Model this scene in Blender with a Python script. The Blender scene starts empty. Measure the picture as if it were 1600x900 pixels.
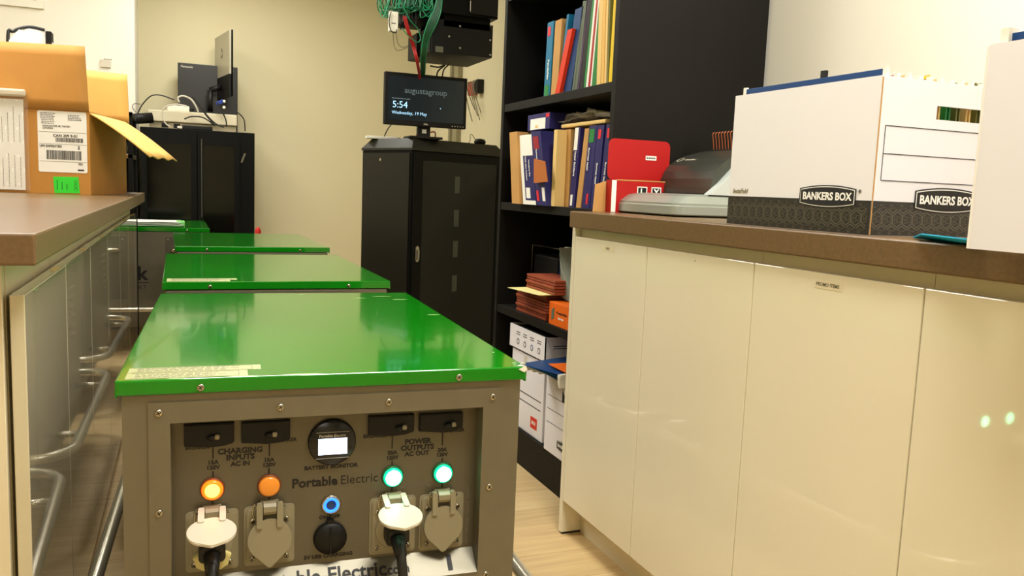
import bpy, bmesh, math, random
from math import sin, cos, tan, atan, radians, pi, sqrt
from mathutils import Vector, Matrix
random.seed(7)
C = bpy.context.scene.collection
SC = bpy.context.scene

# ---------------------------------------------------------------- camera
FPX, PITCH, ROLL, YAW, CAMH = 1290.0, atan(153/1290.0), atan(.0396), radians(22.3625), 0.985
_f = Vector((sin(YAW)*cos(PITCH), cos(YAW)*cos(PITCH), -sin(PITCH)))
_r = Vector((cos(YAW), -sin(YAW), 0)); _u = _r.cross(_f)
EX = _r*cos(ROLL) + _u*sin(ROLL); EU = -_r*sin(ROLL) + _u*cos(ROLL)
CAMP = Vector((0, 0, CAMH))
cam = bpy.data.cameras.new('camera'); camo = bpy.data.objects.new('camera', cam); C.objects.link(camo)
cam.sensor_width = 36; cam.lens = 36*FPX/1600; cam.clip_start = .01; cam.clip_end = 60
camo.matrix_world = Matrix(((EX.x, EU.x, -_f.x, 0), (EX.y, EU.y, -_f.y, 0), (EX.z, EU.z, -_f.z, CAMH), (0, 0, 0, 1)))
SC.camera = camo
# real-world points measured off the photograph: a sight line met with a known real plane
def _ray(px, py): return _f + EX*((px-800)/FPX) + EU*((450-py)/FPX)
def onx(px, py, x): d = _ray(px, py); return CAMP + d*(x/d.x)
def ony(px, py, y): d = _ray(px, py); return CAMP + d*(y/d.y)
def onz(px, py, z): d = _ray(px, py); return CAMP + d*((z-CAMH)/d.z)

# ---------------------------------------------------------------- world, lights, exposure
SC.view_settings.view_transform = 'Standard'; SC.view_settings.look = 'None'
SC.view_settings.gamma = 1; SC.view_settings.use_curve_mapping = False
SC.view_settings.exposure = 0.12
w = bpy.data.worlds.new('world'); SC.world = w; w.use_nodes = True
w.node_tree.nodes['Background'].inputs[0].default_value = (1, .93, .8, 1)
w.node_tree.nodes['Background'].inputs[1].default_value = .02
LAMP_COL = (1.0, .965, .895)
PANELS = [  # unseen lamps, placed for the light they throw: x, y, size_x, size_y, watts
    (.62, .5, .6, .6, 44), (-1.0, 3.1, 1.2, .6, 36), (.3, 3.2, .6, .6, 20),
    (-.9, 4.7, .6, .6, 11), (.35, 5.4, .6, .6, 18), (-.9, -1.2, 1.2, .6, 10), (1.42, .98, .16, .16, 21)]
CEIL = 2.6

# ---------------------------------------------------------------- helpers
def lin(r, g, b):
    f = lambda c: (c/255/12.92) if c/255 <= .04045 else ((c/255+.055)/1.055)**2.4
    return (f(r), f(g), f(b), 1)
MATS = {}
def mat(name, col, rough=.5, metal=0, noise=0, nscale=8, bump=0, bscale=60, emit=None, estr=0, trans=0, alpha=1, coat=0, stretch=None, spec=.5, col2=None):
    if name in MATS: return MATS[name]
    m = bpy.data.materials.new(name); m.use_nodes = True; nt = m.node_tree; b = nt.nodes['Principled BSDF']
    b.inputs['Base Color'].default_value = col; b.inputs['Roughness'].default_value = rough; b.inputs['Metallic'].default_value = metal
    b.inputs['Specular IOR Level'].default_value = spec
    if coat: b.inputs['Coat Weight'].default_value = coat; b.inputs['Coat Roughness'].default_value = .04
    if trans: b.inputs['Transmission Weight'].default_value = trans
    if alpha < 1: b.inputs['Alpha'].default_value = alpha
    if emit: b.inputs['Emission Color'].default_value = emit; b.inputs['Emission Strength'].default_value = estr
    tc = mp = None
    if noise or bump or col2:
        tc = nt.nodes.new('ShaderNodeTexCoord'); mp = nt.nodes.new('ShaderNodeMapping'); nt.links.new(tc.outputs['Object'], mp.inputs[0])
        if stretch: mp.inputs['Scale'].default_value = stretch
    if noise or col2:
        n = nt.nodes.new('ShaderNodeTexNoise'); n.inputs['Scale'].default_value = nscale; n.inputs['Detail'].default_value = 6
        nt.links.new(mp.outputs[0], n.inputs['Vector'])
        r = nt.nodes.new('ShaderNodeValToRGB'); nt.links.new(n.outputs['Fac'], r.inputs[0])
        c2 = col2 or tuple(min(1, c*(1+noise)) for c in col[:3])+(1,)
        c1 = col if col2 else tuple(c*(1-noise) for c in col[:3])+(1,)
        r.color_ramp.elements[0].position = .3; r.color_ramp.elements[1].position = .7
        r.color_ramp.elements[0].color = c1; r.color_ramp.elements[1].color = c2
        nt.links.new(r.outputs[0], b.inputs['Base Color'])
    if bump:
        n2 = nt.nodes.new('ShaderNodeTexNoise'); n2.inputs['Scale'].default_value = bscale; n2.inputs['Detail'].default_value = 4
        nt.links.new(mp.outputs[0], n2.inputs['Vector'])
        bp = nt.nodes.new('ShaderNodeBump'); bp.inputs['Strength'].default_value = bump; bp.inputs['Distance'].default_value = .002
        nt.links.new(n2.outputs['Fac'], bp.inputs['Height']); nt.links.new(bp.outputs[0], b.inputs['Normal'])
    MATS[name] = m; return m

def FACE(d, pos=(0, 0, 0), rot=0):
    """matrix taking a text plane (x right, y up, z out) to a face looking along d"""
    ax = {'-y': ((1,0,0),(0,0,1),(0,-1,0)), '-x': ((0,-1,0),(0,0,1),(-1,0,0)), '+z': ((1,0,0),(0,1,0),(0,0,1)), '+x': ((0,1,0),(0,0,1),(1,0,0))}[d]
    m = Matrix([[ax[j][i] for j in range(3)]+[pos[i]] for i in range(3)]+[[0,0,0,1]])
    return m @ Matrix.Rotation(rot, 4, 'Z')

class MB:
    def __init__(s): s.bm = bmesh.new(); s.mi = 0
    def m(s, i): s.mi = i; return s
    def _tag(s, fs, smooth=False):
        for f in fs: f.material_index = s.mi; f.smooth = smooth
    def box(s, x0, x1, y0, y1, z0, z1, bev=0, seg=2, M=None):
        r = bmesh.ops.create_cube(s.bm, size=1); vs = r['verts']
        for v in vs: v.co = Vector(((x0+x1)/2+v.co.x*(x1-x0), (y0+y1)/2+v.co.y*(y1-y0), (z0+z1)/2+v.co.z*(z1-z0)))
        fs = list({f for v in vs for f in v.link_faces}); s._tag(fs)
        if bev:
            es = list({e for v in vs for e in v.link_edges})
            rr = bmesh.ops.bevel(s.bm, geom=es, offset=bev, segments=seg, affect='EDGES', profile=.5)
            vs = list({v for f in rr['faces'] for v in f.verts} | {v for v in vs if v.is_valid})
            allf = {f for v in vs for f in v.link_faces}; s._tag(allf)
        if M is not None: bmesh.ops.transform(s.bm, matrix=M, verts=vs)
        return s
    def cyl(s, p0, p1, r, r2=None, seg=24, smooth=True, caps=True):
        p0 = Vector(p0); p1 = Vector(p1); d = p1-p0; r2 = r if r2 is None else r2
        q = d.to_track_quat('Z', 'Y').to_matrix()
        a = [s.bm.verts.new(p0+q@Vector((r*cos(2*pi*i/seg), r*sin(2*pi*i/seg), 0))) for i in range(seg)]
        b = [s.bm.verts.new(p1+q@Vector((r2*cos(2*pi*i/seg), r2*sin(2*pi*i/seg), 0))) for i in range(seg)]
        fs = [s.bm.faces.new((a[i], a[(i+1)%seg], b[(i+1)%seg], b[i])) for i in range(seg)]; s._tag(fs, smooth)
        if caps: s._tag([s.bm.faces.new(a[::-1]), s.bm.faces.new(b)])
        return s
    def lathe(s, prof, M=Matrix(), seg=28, smooth=True):
        """prof: list of (radius, height) along local z"""
        rings = []
        for r, h in prof:
            if r < 1e-6: rings.append([s.bm.verts.new(M@Vector((0, 0, h)))])
            else: rings.append([s.bm.verts.new(M@Vector((r*cos(2*pi*i/seg), r*sin(2*pi*i/seg), h))) for i in range(seg)])
        for A, B in zip(rings, rings[1:]):
            for i in range(seg):
                j = (i+1) % seg
                if len(A) == 1 and len(B) == 1: continue
                if len(A) == 1: f = s.bm.faces.new((A[0], B[i], B[j])) if False else s.bm.faces.new((A[0], B[j], B[i]))
                elif len(B) == 1: f = s.bm.faces.new((A[i], A[j], B[0]))
                else: f = s.bm.faces.new((A[i], A[j], B[j], B[i]))
                s._tag([f], smooth)
        return s
    def tube(s, pts, r, seg=10, closed=False, smoothp=True, caps=True):
        pts = [Vector(p) for p in pts]
        if smoothp and len(pts) > 2: pts = spline(pts, 6, closed)
        n = len(pts); rings = []; prev = None
        for i, p in enumerate(pts):
            a = pts[(i-1) % n] if (closed or i) else p; b = pts[(i+1) % n] if (closed or i < n-1) else p
            t = (b-a)
            if t.length < 1e-9: t = Vector((0,0,1))
            t.normalize()
            if prev is None:
                up = Vector((0, 0, 1)) if abs(t.z) < .9 else Vector((1, 0, 0)); nrm = t.cross(up).normalized()
            else:
                nrm = prev - t*prev.dot(t); nrm = nrm.normalized() if nrm.length > 1e-6 else t.orthogonal().normalized()
            prev = nrm; bn = t.cross(nrm)
            rings.append([s.bm.verts.new(p+nrm*(r*cos(2*pi*k/seg))+bn*(r*sin(2*pi*k/seg))) for k in range(seg)])
        m = n if closed else n-1
        for i in range(m):
            A = rings[i]; B = rings[(i+1) % n]
            for k in range(seg): s._tag([s.bm.faces.new((A[k], A[(k+1)%seg], B[(k+1)%seg], B[k]))], True)
        if not closed and caps: s._tag([s.bm.faces.new(rings[0][::-1]), s.bm.faces.new(rings[-1])])
        return s
    def prism(s, out, z0, z1, M=Matrix(), bev=0, smooth=False):
        """outline (x,y) extruded along local z"""
        a = [s.bm.verts.new(M@Vector((x, y, z0))) for x, y in out]; b = [s.bm.verts.new(M@Vector((x, y, z1))) for x, y in out]; n = len(out)
        fs = [s.bm.faces.new(a[::-1]), s.bm.faces.new(b)]
        sd = [s.bm.faces.new((a[i], a[(i+1)%n], b[(i+1)%n], b[i])) for i in range(n)]
        s._tag(fs); s._tag(sd, smooth)
        if bev:
            es = list({e for v in b for e in v.link_edges if e.verts[0] in b and e.verts[1] in b})
            bmesh.ops.bevel(s.bm, geom=es, offset=bev, segments=2, affect='EDGES')
        return s
    def quad(s, *p):
        s._tag([s.bm.faces.new([s.bm.verts.new(Vector(q)) for q in p])]); return s
    def sheet(s, p, th):
        """a thin plate on the polygon p, thickness th along its normal"""
        p = [Vector(q) for q in p]; n = (p[1]-p[0]).cross(p[-1]-p[0]).normalized()*th
        a = [s.bm.verts.new(q) for q in p]; b = [s.bm.verts.new(q+n) for q in p]; k = len(p)
        s._tag([s.bm.faces.new(a[::-1]), s.bm.faces.new(b)]+[s.bm.faces.new((a[i], a[(i+1)%k], b[(i+1)%k], b[i])) for i in range(k)])
        return s
    def grid(s, fn, nu, nv, smooth=True):
        vs = [[s.bm.verts.new(Vector(fn(i/nu, j/nv))) for j in range(nv+1)] for i in range(nu+1)]
        for i in range(nu):
            for j in range(nv): s._tag([s.bm.faces.new((vs[i][j], vs[i+1][j], vs[i+1][j+1], vs[i][j+1]))], smooth)
        return s
    def text(s, st, size, M, bold=0.0, ext=.0002, align='CENTER', sx=1.0, shear=0):
        cu = bpy.data.curves.new('t', 'FONT'); cu.body = st; cu.size = size; cu.align_x = align; cu.align_y = 'CENTER'
        cu.extrude = ext; cu.offset = bold*size; cu.shear = shear; cu.resolution_u = 3
        ob = bpy.data.objects.new('t', cu); C.objects.link(ob)
        dg = bpy.context.evaluated_depsgraph_get(); me = bpy.data.meshes.new_from_object(ob.evaluated_get(dg))
        n0 = len(s.bm.verts); f0 = len(s.bm.faces); s.bm.from_mesh(me); s.bm.verts.ensure_lookup_table(); s.bm.faces.ensure_lookup_table()
        bmesh.ops.transform(s.bm, matrix=M@Matrix.Diagonal((sx, 1, 1, 1)), verts=s.bm.verts[n0:]); s._tag(s.bm.faces[f0:])
        bpy.data.objects.remove(ob); bpy.data.curves.remove(cu); bpy.data.meshes.remove(me); return s
    def strip(s, M, x0, x1, y0, y1, h=.0004):
        return s.box(x0, x1, y0, y1, 0, h, M=M)
    def build(s, name, mats, parent=None, loc=None, rot=None, fixn=True):
        if fixn: bmesh.ops.recalc_face_normals(s.bm, faces=s.bm.faces)
        me = bpy.data.meshes.new(name); s.bm.to_mesh(me); s.bm.free()
        for m in (mats if isinstance(mats, (list, tuple)) else [mats]): me.materials.append(m)
        o = bpy.data.objects.new(name, me); C.objects.link(o)
        if parent: o.parent = parent
        if loc is not None: o.location = loc
        if rot is not None: o.rotation_euler = (0, 0, rot) if isinstance(rot, (int, float)) else rot
        return o
def spline(p, k, closed=False):
    out = []; n = len(p)
    for i in range(n if closed else n-1):
        p0 = p[(i-1) % n] if (closed or i) else p[0]; p1 = p[i]; p2 = p[(i+1) % n]; p3 = p[(i+2) % n] if (closed or i+2 < n) else p[-1]
        for j in range(k):
            t = j/k
            out.append(.5*((2*p1)+(p2-p0)*t+(2*p0-5*p1+4*p2-p3)*t*t+(3*p1-3*p2+p3-p0)*t**3))
    if not closed: out.append(p[-1])
    return out
def tag(o, label, cat, group=None):
    o['label'] = label; o['category'] = cat
    if group: o['group'] = group
    return o
def thing(name, label, cat, loc=(0, 0, 0), rot=0, group=None):
    o = bpy.data.objects.new(name, None); C.objects.link(o); o.empty_display_size = .05
    o.location = loc; o.rotation_euler = (0, 0, rot) if isinstance(rot, (int, float)) else rot
    return tag(o, label, cat, group)
def struct(name, mb, m):
    o = mb.build(name, m); o['kind'] = 'structure'; return o
def dup(o, parent=None):
    c = o.copy(); C.objects.link(c)
    if parent: c.parent = parent
    for ch in list(o.children): dup(ch, c)
    return c
def rrect(x0, x1, y0, y1, r, k=4):
    o = []
    for cx, cy, a in ((x1-r, y1-r, 0), (x0+r, y1-r, pi/2), (x0+r, y0+r, pi), (x1-r, y0+r, 3*pi/2)):
        for i in range(k+1): o.append((cx+r*cos(a+pi/2*i/k), cy+r*sin(a+pi/2*i/k)))
    return o

# ---------------------------------------------------------------- materials
WALL = mat('wall_paint', lin(226, 217, 180), .75, bump=.08, bscale=300)
WALLW = mat('wall_paint_white', lin(236, 232, 218), .7, bump=.08, bscale=300)
CEILM = mat('ceiling_paint', lin(235, 230, 215), .8)
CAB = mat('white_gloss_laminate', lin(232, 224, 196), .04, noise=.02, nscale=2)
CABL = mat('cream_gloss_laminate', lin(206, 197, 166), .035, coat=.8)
CABE = mat('laminate_edge', lin(226, 215, 182), .35)
CTR = mat('brown_laminate', lin(108, 84, 54), .3, noise=.13, nscale=160, bump=.03, bscale=400)
BLACKW = mat('black_wood', lin(17, 15, 11), .6, spec=.2, noise=.12, nscale=30, bump=.05, bscale=80, stretch=(1, 1, .1))
BLACKM = mat('black_metal', lin(12, 12, 9), .5, spec=.12, noise=.1, nscale=14)
BLACKG = mat('black_glass', lin(5, 6, 5), .12, spec=.35)
BLACKP = mat('black_plastic', lin(11, 11, 10), .5, spec=.3)
DARKP = mat('charcoal_plastic', lin(24, 24, 21), .5, spec=.3)
CORDM = mat('black_rubber', lin(16, 16, 15), .5)
GREEN = mat('green_enamel', lin(5, 122, 10), .11, coat=.35, noise=.1, nscale=3, bump=.015, bscale=14)
RAILM = mat('satin_steel_tube', lin(214, 209, 192), .27, metal=.8)
STEEL = mat('grey_coated_steel', lin(118, 112, 94), .42, metal=.55, noise=.05, nscale=20, bump=.03, bscale=200)
STEELP = mat('panel_steel', lin(100, 95, 80), .4, metal=.5, noise=.05, nscale=16, bump=.03, bscale=240)
BRUSH = mat('brushed_steel', lin(112, 108, 94), .42, metal=.7, noise=.05, nscale=4, bump=.02, bscale=300, stretch=(.05, 1, 1))
CHROME = mat('chrome', lin(176, 170, 152), .2, metal=1)
GREYP = mat('grey_plastic', lin(138, 130, 104), .45)
GREYL = mat('pale_grey_plastic', lin(205, 198, 180), .4)
INK = mat('black_ink', lin(10, 8, 7), .6)
INKG = mat('grey_ink', lin(110, 104, 88), .6)
WHITEP = mat('white_plastic', lin(232, 228, 212), .4)
PAPER = mat('white_paper', lin(238, 236, 228), .7)
CARDW = mat('white_cardboard', lin(230, 228, 231), .6, bump=.05, bscale=60)
CARDB = mat('dark_print_on_cardboard', lin(36, 33, 28), .42)
CARDB2 = mat('pattern_print_on_cardboard', lin(84, 79, 66), .35)
CARD = mat('brown_cardboard', lin(186, 130, 54), .7, noise=.06, nscale=10, bump=.1, bscale=90)
CARDI = mat('cardboard_inner_face', lin(226, 180, 96), .7, noise=.04, nscale=10, bump=.1, bscale=90)
TAN = mat('tan_cardboard', lin(190, 142, 78), .7, noise=.06, nscale=12)
MANILA = mat('manila_card', lin(226, 192, 122), .7)
FILM = mat('clear_film', lin(225, 220, 210), .1, alpha=.14)
GREENC = mat('green_cable', lin(20, 130, 84), .4)
GREEND = mat('dark_green_cable', lin(14, 84, 52), .4)
REDC = mat('red_cable', lin(170, 28, 30), .4)
def colour(name, r, g, b, rough=.5): return mat(name, lin(r, g, b), max(rough, .45), spec=.3)
NAVY = colour('navy_card', 36, 34, 96, .35); TEAL = colour('teal_card', 20, 110, 150, .4); BLUE = colour('blue_card', 14, 60, 112, .45)
REDK = colour('red_card', 172, 22, 22, .35); ORNG = colour('orange_card', 226, 104, 24, .45); RUST = mat('rust_card', lin(142, 62, 32), .6, noise=.15, nscale=25)
FGREEN = colour('green_card', 40, 128, 62); YELLOW = colour('yellow_card', 236, 200, 30); CRIM = colour('crimson_card', 168, 40, 60)
GREYG = colour('grey_green_card', 92, 104, 88); PURP = colour('purple_card', 74, 48, 84); OLIVE = colour('olive_card', 112, 112, 56)
LIME = colour('lime_sticker', 60, 215, 60, .5); CYAN = colour('cyan_folder', 20, 160, 200, .3); REDO = colour('red_orange_card', 212, 52, 22)

SILD_ = mat('worn_dark_steel', lin(120, 116, 98), .35, metal=.8)
# ---------------------------------------------------------------- room
WX, WX2, WY = 1.663, 1.86, 6.6
b = MB(); b.box(-3.5, 2.0, -2.6, 6.8, -.05, 0)
fm = bpy.data.materials.new('light_oak_vinyl_planks'); fm.use_nodes = True; nt = fm.node_tree; bs = nt.nodes['Principled BSDF']; bs.inputs['Roughness'].default_value = .42
tc = nt.nodes.new('ShaderNodeTexCoord'); br = nt.nodes.new('ShaderNodeTexBrick'); nt.links.new(tc.outputs['Object'], br.inputs['Vector'])
br.inputs['Scale'].default_value = 1; br.inputs['Brick Width'].default_value = 1.2; br.inputs['Row Height'].default_value = .15; br.inputs['Mortar Size'].default_value = .0012
br.inputs['Color1'].default_value = lin(214, 188, 140); br.inputs['Color2'].default_value = lin(200, 172, 124); br.inputs['Mortar'].default_value = lin(168, 140, 98)
mp = nt.nodes.new('ShaderNodeMapping'); mp.inputs['Scale'].default_value = (3, 40, 1); nz = nt.nodes.new('ShaderNodeTexNoise'); nz.inputs['Scale'].default_value = 1.2; nz.inputs['Detail'].default_value = 8
nt.links.new(tc.outputs['Object'], mp.inputs[0]); nt.links.new(mp.outputs[0], nz.inputs['Vector'])
mx = nt.nodes.new('ShaderNodeMixRGB'); mx.blend_type = 'OVERLAY'; mx.inputs[0].default_value = .35
nt.links.new(br.outputs['Color'], mx.inputs[1]); nt.links.new(nz.outputs['Fac'], mx.inputs[2]); nt.links.new(mx.outputs[0], bs.inputs['Base Color'])
struct('floor', b, fm)
struct('ceiling', MB().box(-3.5, 2.0, -2.6, 6.8, CEIL, CEIL+.05), CEILM)
struct('wall_right', MB().box(WX, WX+.3, -2.6, 2.97, 0, CEIL), WALLW)
struct('wall_far_right', MB().box(WX2, WX2+.12, 2.97, WY, 0, CEIL), WALL)
struct('wall_back', MB().box(-.23, WX2+.12, WY, WY+.12, 0, CEIL), WALL)
LY = 6.02
b = MB(); WZ0, WZ1, WXL, WXR = 2.03, 2.40, -2.1, -.78
b.box(-3.5, WXL, LY, LY+.12, 0, CEIL).box(WXR, -.23, LY, LY+.12, 0, CEIL).box(WXL, WXR, LY, LY+.12, 0, WZ0).box(WXL, WXR, LY, LY+.12, WZ1, CEIL)
b.box(-.25, -.23, LY+.12, WY+.12, 0, CEIL)
struct('wall_left', b, WALLW)
struct('wall_far_left', MB().box(-3.62, -3.5, -2.6, LY+.12, 0, CEIL), WALL)
struct('wall_front', MB().box(-3.5, WX, -2.72, -2.6, 0, CEIL), WALL)
# window high on the left wall
wf = struct('window_1', MB().box(WXL-.04, WXR+.04, LY-.02, LY, WZ0-.045, WZ0).box(WXL-.04, WXR+.04, LY-.02, LY, WZ1, WZ1+.045).box(WXL-.04, WXL, LY-.02, LY, WZ0, WZ1).box(WXR, WXR+.04, LY-.02, LY, WZ0, WZ1), WHITEP)
MB().box(WXL, WXL+.03, LY, LY+.06, WZ0, WZ1).box(WXR-.03, WXR, LY, LY+.06, WZ0, WZ1).box(WXL, WXR, LY, LY+.06, WZ0, WZ0+.012).box(WXL, WXR, LY, LY+.06, WZ1-.03, WZ1).build('window_frame', TAN, wf)
MB().box(WXL+.03, WXR-.03, LY+.05, LY+.056, WZ0+.012, WZ1-.03).build('window_pane', mat('lit_window_glass', lin(245, 245, 240), .2, emit=(1, .97, .9, 1), estr=1.2), wf)
# shallow pilaster beside the bookcase
struct('trim_1', MB().box(WX2-.014, WX2, 3.0, 4.75, 0, CEIL), WALL)
struct('baseboard_back', MB().box(-.2, WX2-.015, WY-.012, WY, 0, .09), WHITEP)
struct('baseboard_right', MB().box(WX2-.012, WX2, 4.76, WY-.015, 0, .09), WHITEP)

for i, (x, y, sx, sy, p) in enumerate(PANELS):
    names = ['over the aisle near the camera', 'above the left counter', 'above the row of green topped units', 'by the high window', 'nearest the back wall', 'behind the camera', 'small one close to the right wall']
    t = thing('unseen_ceiling_light', 'unseen flush square ceiling light panel '+names[i], 'ceiling light', (x, y, CEIL), 0, 'unseen ceiling light panels')
    MB().box(-sx/2-.02, sx/2+.02, -sy/2-.02, -sy/2, -.03, 0).box(-sx/2-.02, sx/2+.02, sy/2, sy/2+.02, -.03, 0).box(-sx/2-.02, -sx/2, -sy/2, sy/2, -.03, 0).box(sx/2, sx/2+.02, -sy/2, sy/2, -.03, 0).build('light_frame', WHITEP, t)
    MB().box(-sx/2, sx/2, -sy/2, sy/2, -.012, -.002).build('diffuser', mat('lamp_diffuser', (1, 1, 1, 1), .5, emit=LAMP_COL+(1,), estr=4), t)
    l = bpy.data.lights.new('ceiling_lamp', 'AREA'); l.shape = 'RECTANGLE'; l.size = sx; l.size_y = sy; l.energy = p; l.color = LAMP_COL
    lo = bpy.data.objects.new('lamp', l); C.objects.link(lo); lo.parent = t; lo.location = (0, 0, -.034)

# ---------------------------------------------------------------- right counter run
CZ0, CZ1 = .889, .934
ct = tag(MB().box(1.014, WX-.001, -1.6, 2.066, CZ0, CZ1, bev=.003).build('countertop', CTR), 'brown laminate countertop on the right, carrying the white file boxes', 'countertop')
edges = [2.055, 1.675, 1.285, .894, .504, .114, -.276]
RY = [-1.6]
cl = ['leftmost white cabinet of the right run, tiny grey tag at its top edge', 'white cabinet second from left in the right run, small chip at its top', 'wide white cabinet door with a PROMO ITEMS tag at its top edge', 'white cabinet cut off at the right edge under the plain box', 'white base cabinet near the camera, outside the view', 'nearest white base cabinet, outside the view']
for i in range(6):
    y1, y0 = edges[i], edges[i+1]
    t = thing('base_cabinet', cl[i], 'cabinet', (1.029, y1, 0), 0, 'white base cabinets under the right counter')
    d = y1-y0
    yt = -.0 if i else .02
    # carcass (a closed box behind the door, with a recessed plinth)
    MB().box(.02, WX-1.029-.002, -d+.0005, -.0005, .10, CZ0-.001).box(.062, WX-1.031, -d+.0005, -.0005, 0, .10).build('carcass', CABE, t)
    MB().box(0, .0185, -d+.0015, -.0015, .103, .8645, bev=.0015).build('door', CAB, t)
    if i in (0, 2):
        bb = MB(); bb.m(0).box(-.0006, .0002, -d/2-.035, -d/2+.03, .838, .852); bb.m(1).text('PROMO ITEMS' if i == 2 else 'FILES', .0085, FACE('-x', (-.0008, -d/2, .845)), bold=.01)
        bb.build('name_tag', [CABE, INKG], t)
    if i == 1: MB().cyl((-.0004, -d/2, .85), (.0, -d/2, .85), .0016).build('chip', INKG, t)
e = MB().box(1.0295, WX-.002, 2.056, 2.0745, .006, CZ0-.001, bev=.001).build('cabinet_end_panel', CAB)
tag(e, 'cream end panel closing the right cabinets beside the black bookcase', 'end panel')
MB().box(1.033, 1.1, 2.058, 2.0725, 0, .006).build('base_pad', BLACKP, e)

# ---------------------------------------------------------------- left counter run (turned a little)
LZ1, LZ0 = .907, .866
A = onz(55, 365, LZ1); Bp = onz(226, 301, LZ1); lrot = atan2 = math.atan2(Bp.y-A.y, Bp.x-A.x)-pi/2
LL = (Bp-A).length
lc = tag(MB().box(-.78, 0, 0, LL, LZ0-LZ1, 0, bev=.003).build('countertop', CTR, None, (A.x, A.y, LZ1), lrot), 'brown laminate countertop on the left under the opened brown carton', 'countertop')
ldoors = [.13, .56, .99, 1.45, 1.92, 2.36, 2.80, LL-.02]
ll = ['nearest glossy cream cabinet on the left, its door edge facing the camera', 'second glossy cream cabinet on the left', 'third glossy cream cabinet on the left, mirroring a steel rail', 'fourth glossy cream cabinet on the left', 'fifth glossy cream cabinet on the left', 'glossy cream cabinet on the left, next to the last one', 'last glossy cream cabinet on the left, meeting the logo panel']
lr = Matrix.Translation((A.x, A.y, 0)) @ Matrix.Rotation(lrot, 4, 'Z')
for i in range(7):
    y0, y1 = ldoors[i], ldoors[i+1]; p = lr @ Vector((-.035, y0, 0))
    t = thing('base_cabinet', ll[i], 'cabinet', p, lrot, 'cream base cabinets under the left counter')
    MB().box(-.56, -.026, .001 if i else .02, y1-y0-.001, .1, LZ0-.001).box(-.56, -.08, .001 if i else .02, y1-y0-.001, 0, .1).build('carcass', CABE, t)
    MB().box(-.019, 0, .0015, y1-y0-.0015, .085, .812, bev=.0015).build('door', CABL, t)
    MB().box(-.012, -.004, y1-y0-.11, y1-y0-.04, .8121, .8126).build('paper_tag', MANILA, t)
p = lr @ Vector((-.062, .04, 0))
e = MB().box(-.66, -.0, -.02, 0, .0, LZ0-.001, bev=.001).build('cabinet_end_panel', CABE, None, (lr@Vector((-.062, .148, 0))), lrot)
tag(e, 'cream panel closing the left cabinets at the bottom left corner', 'end panel')

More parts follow.
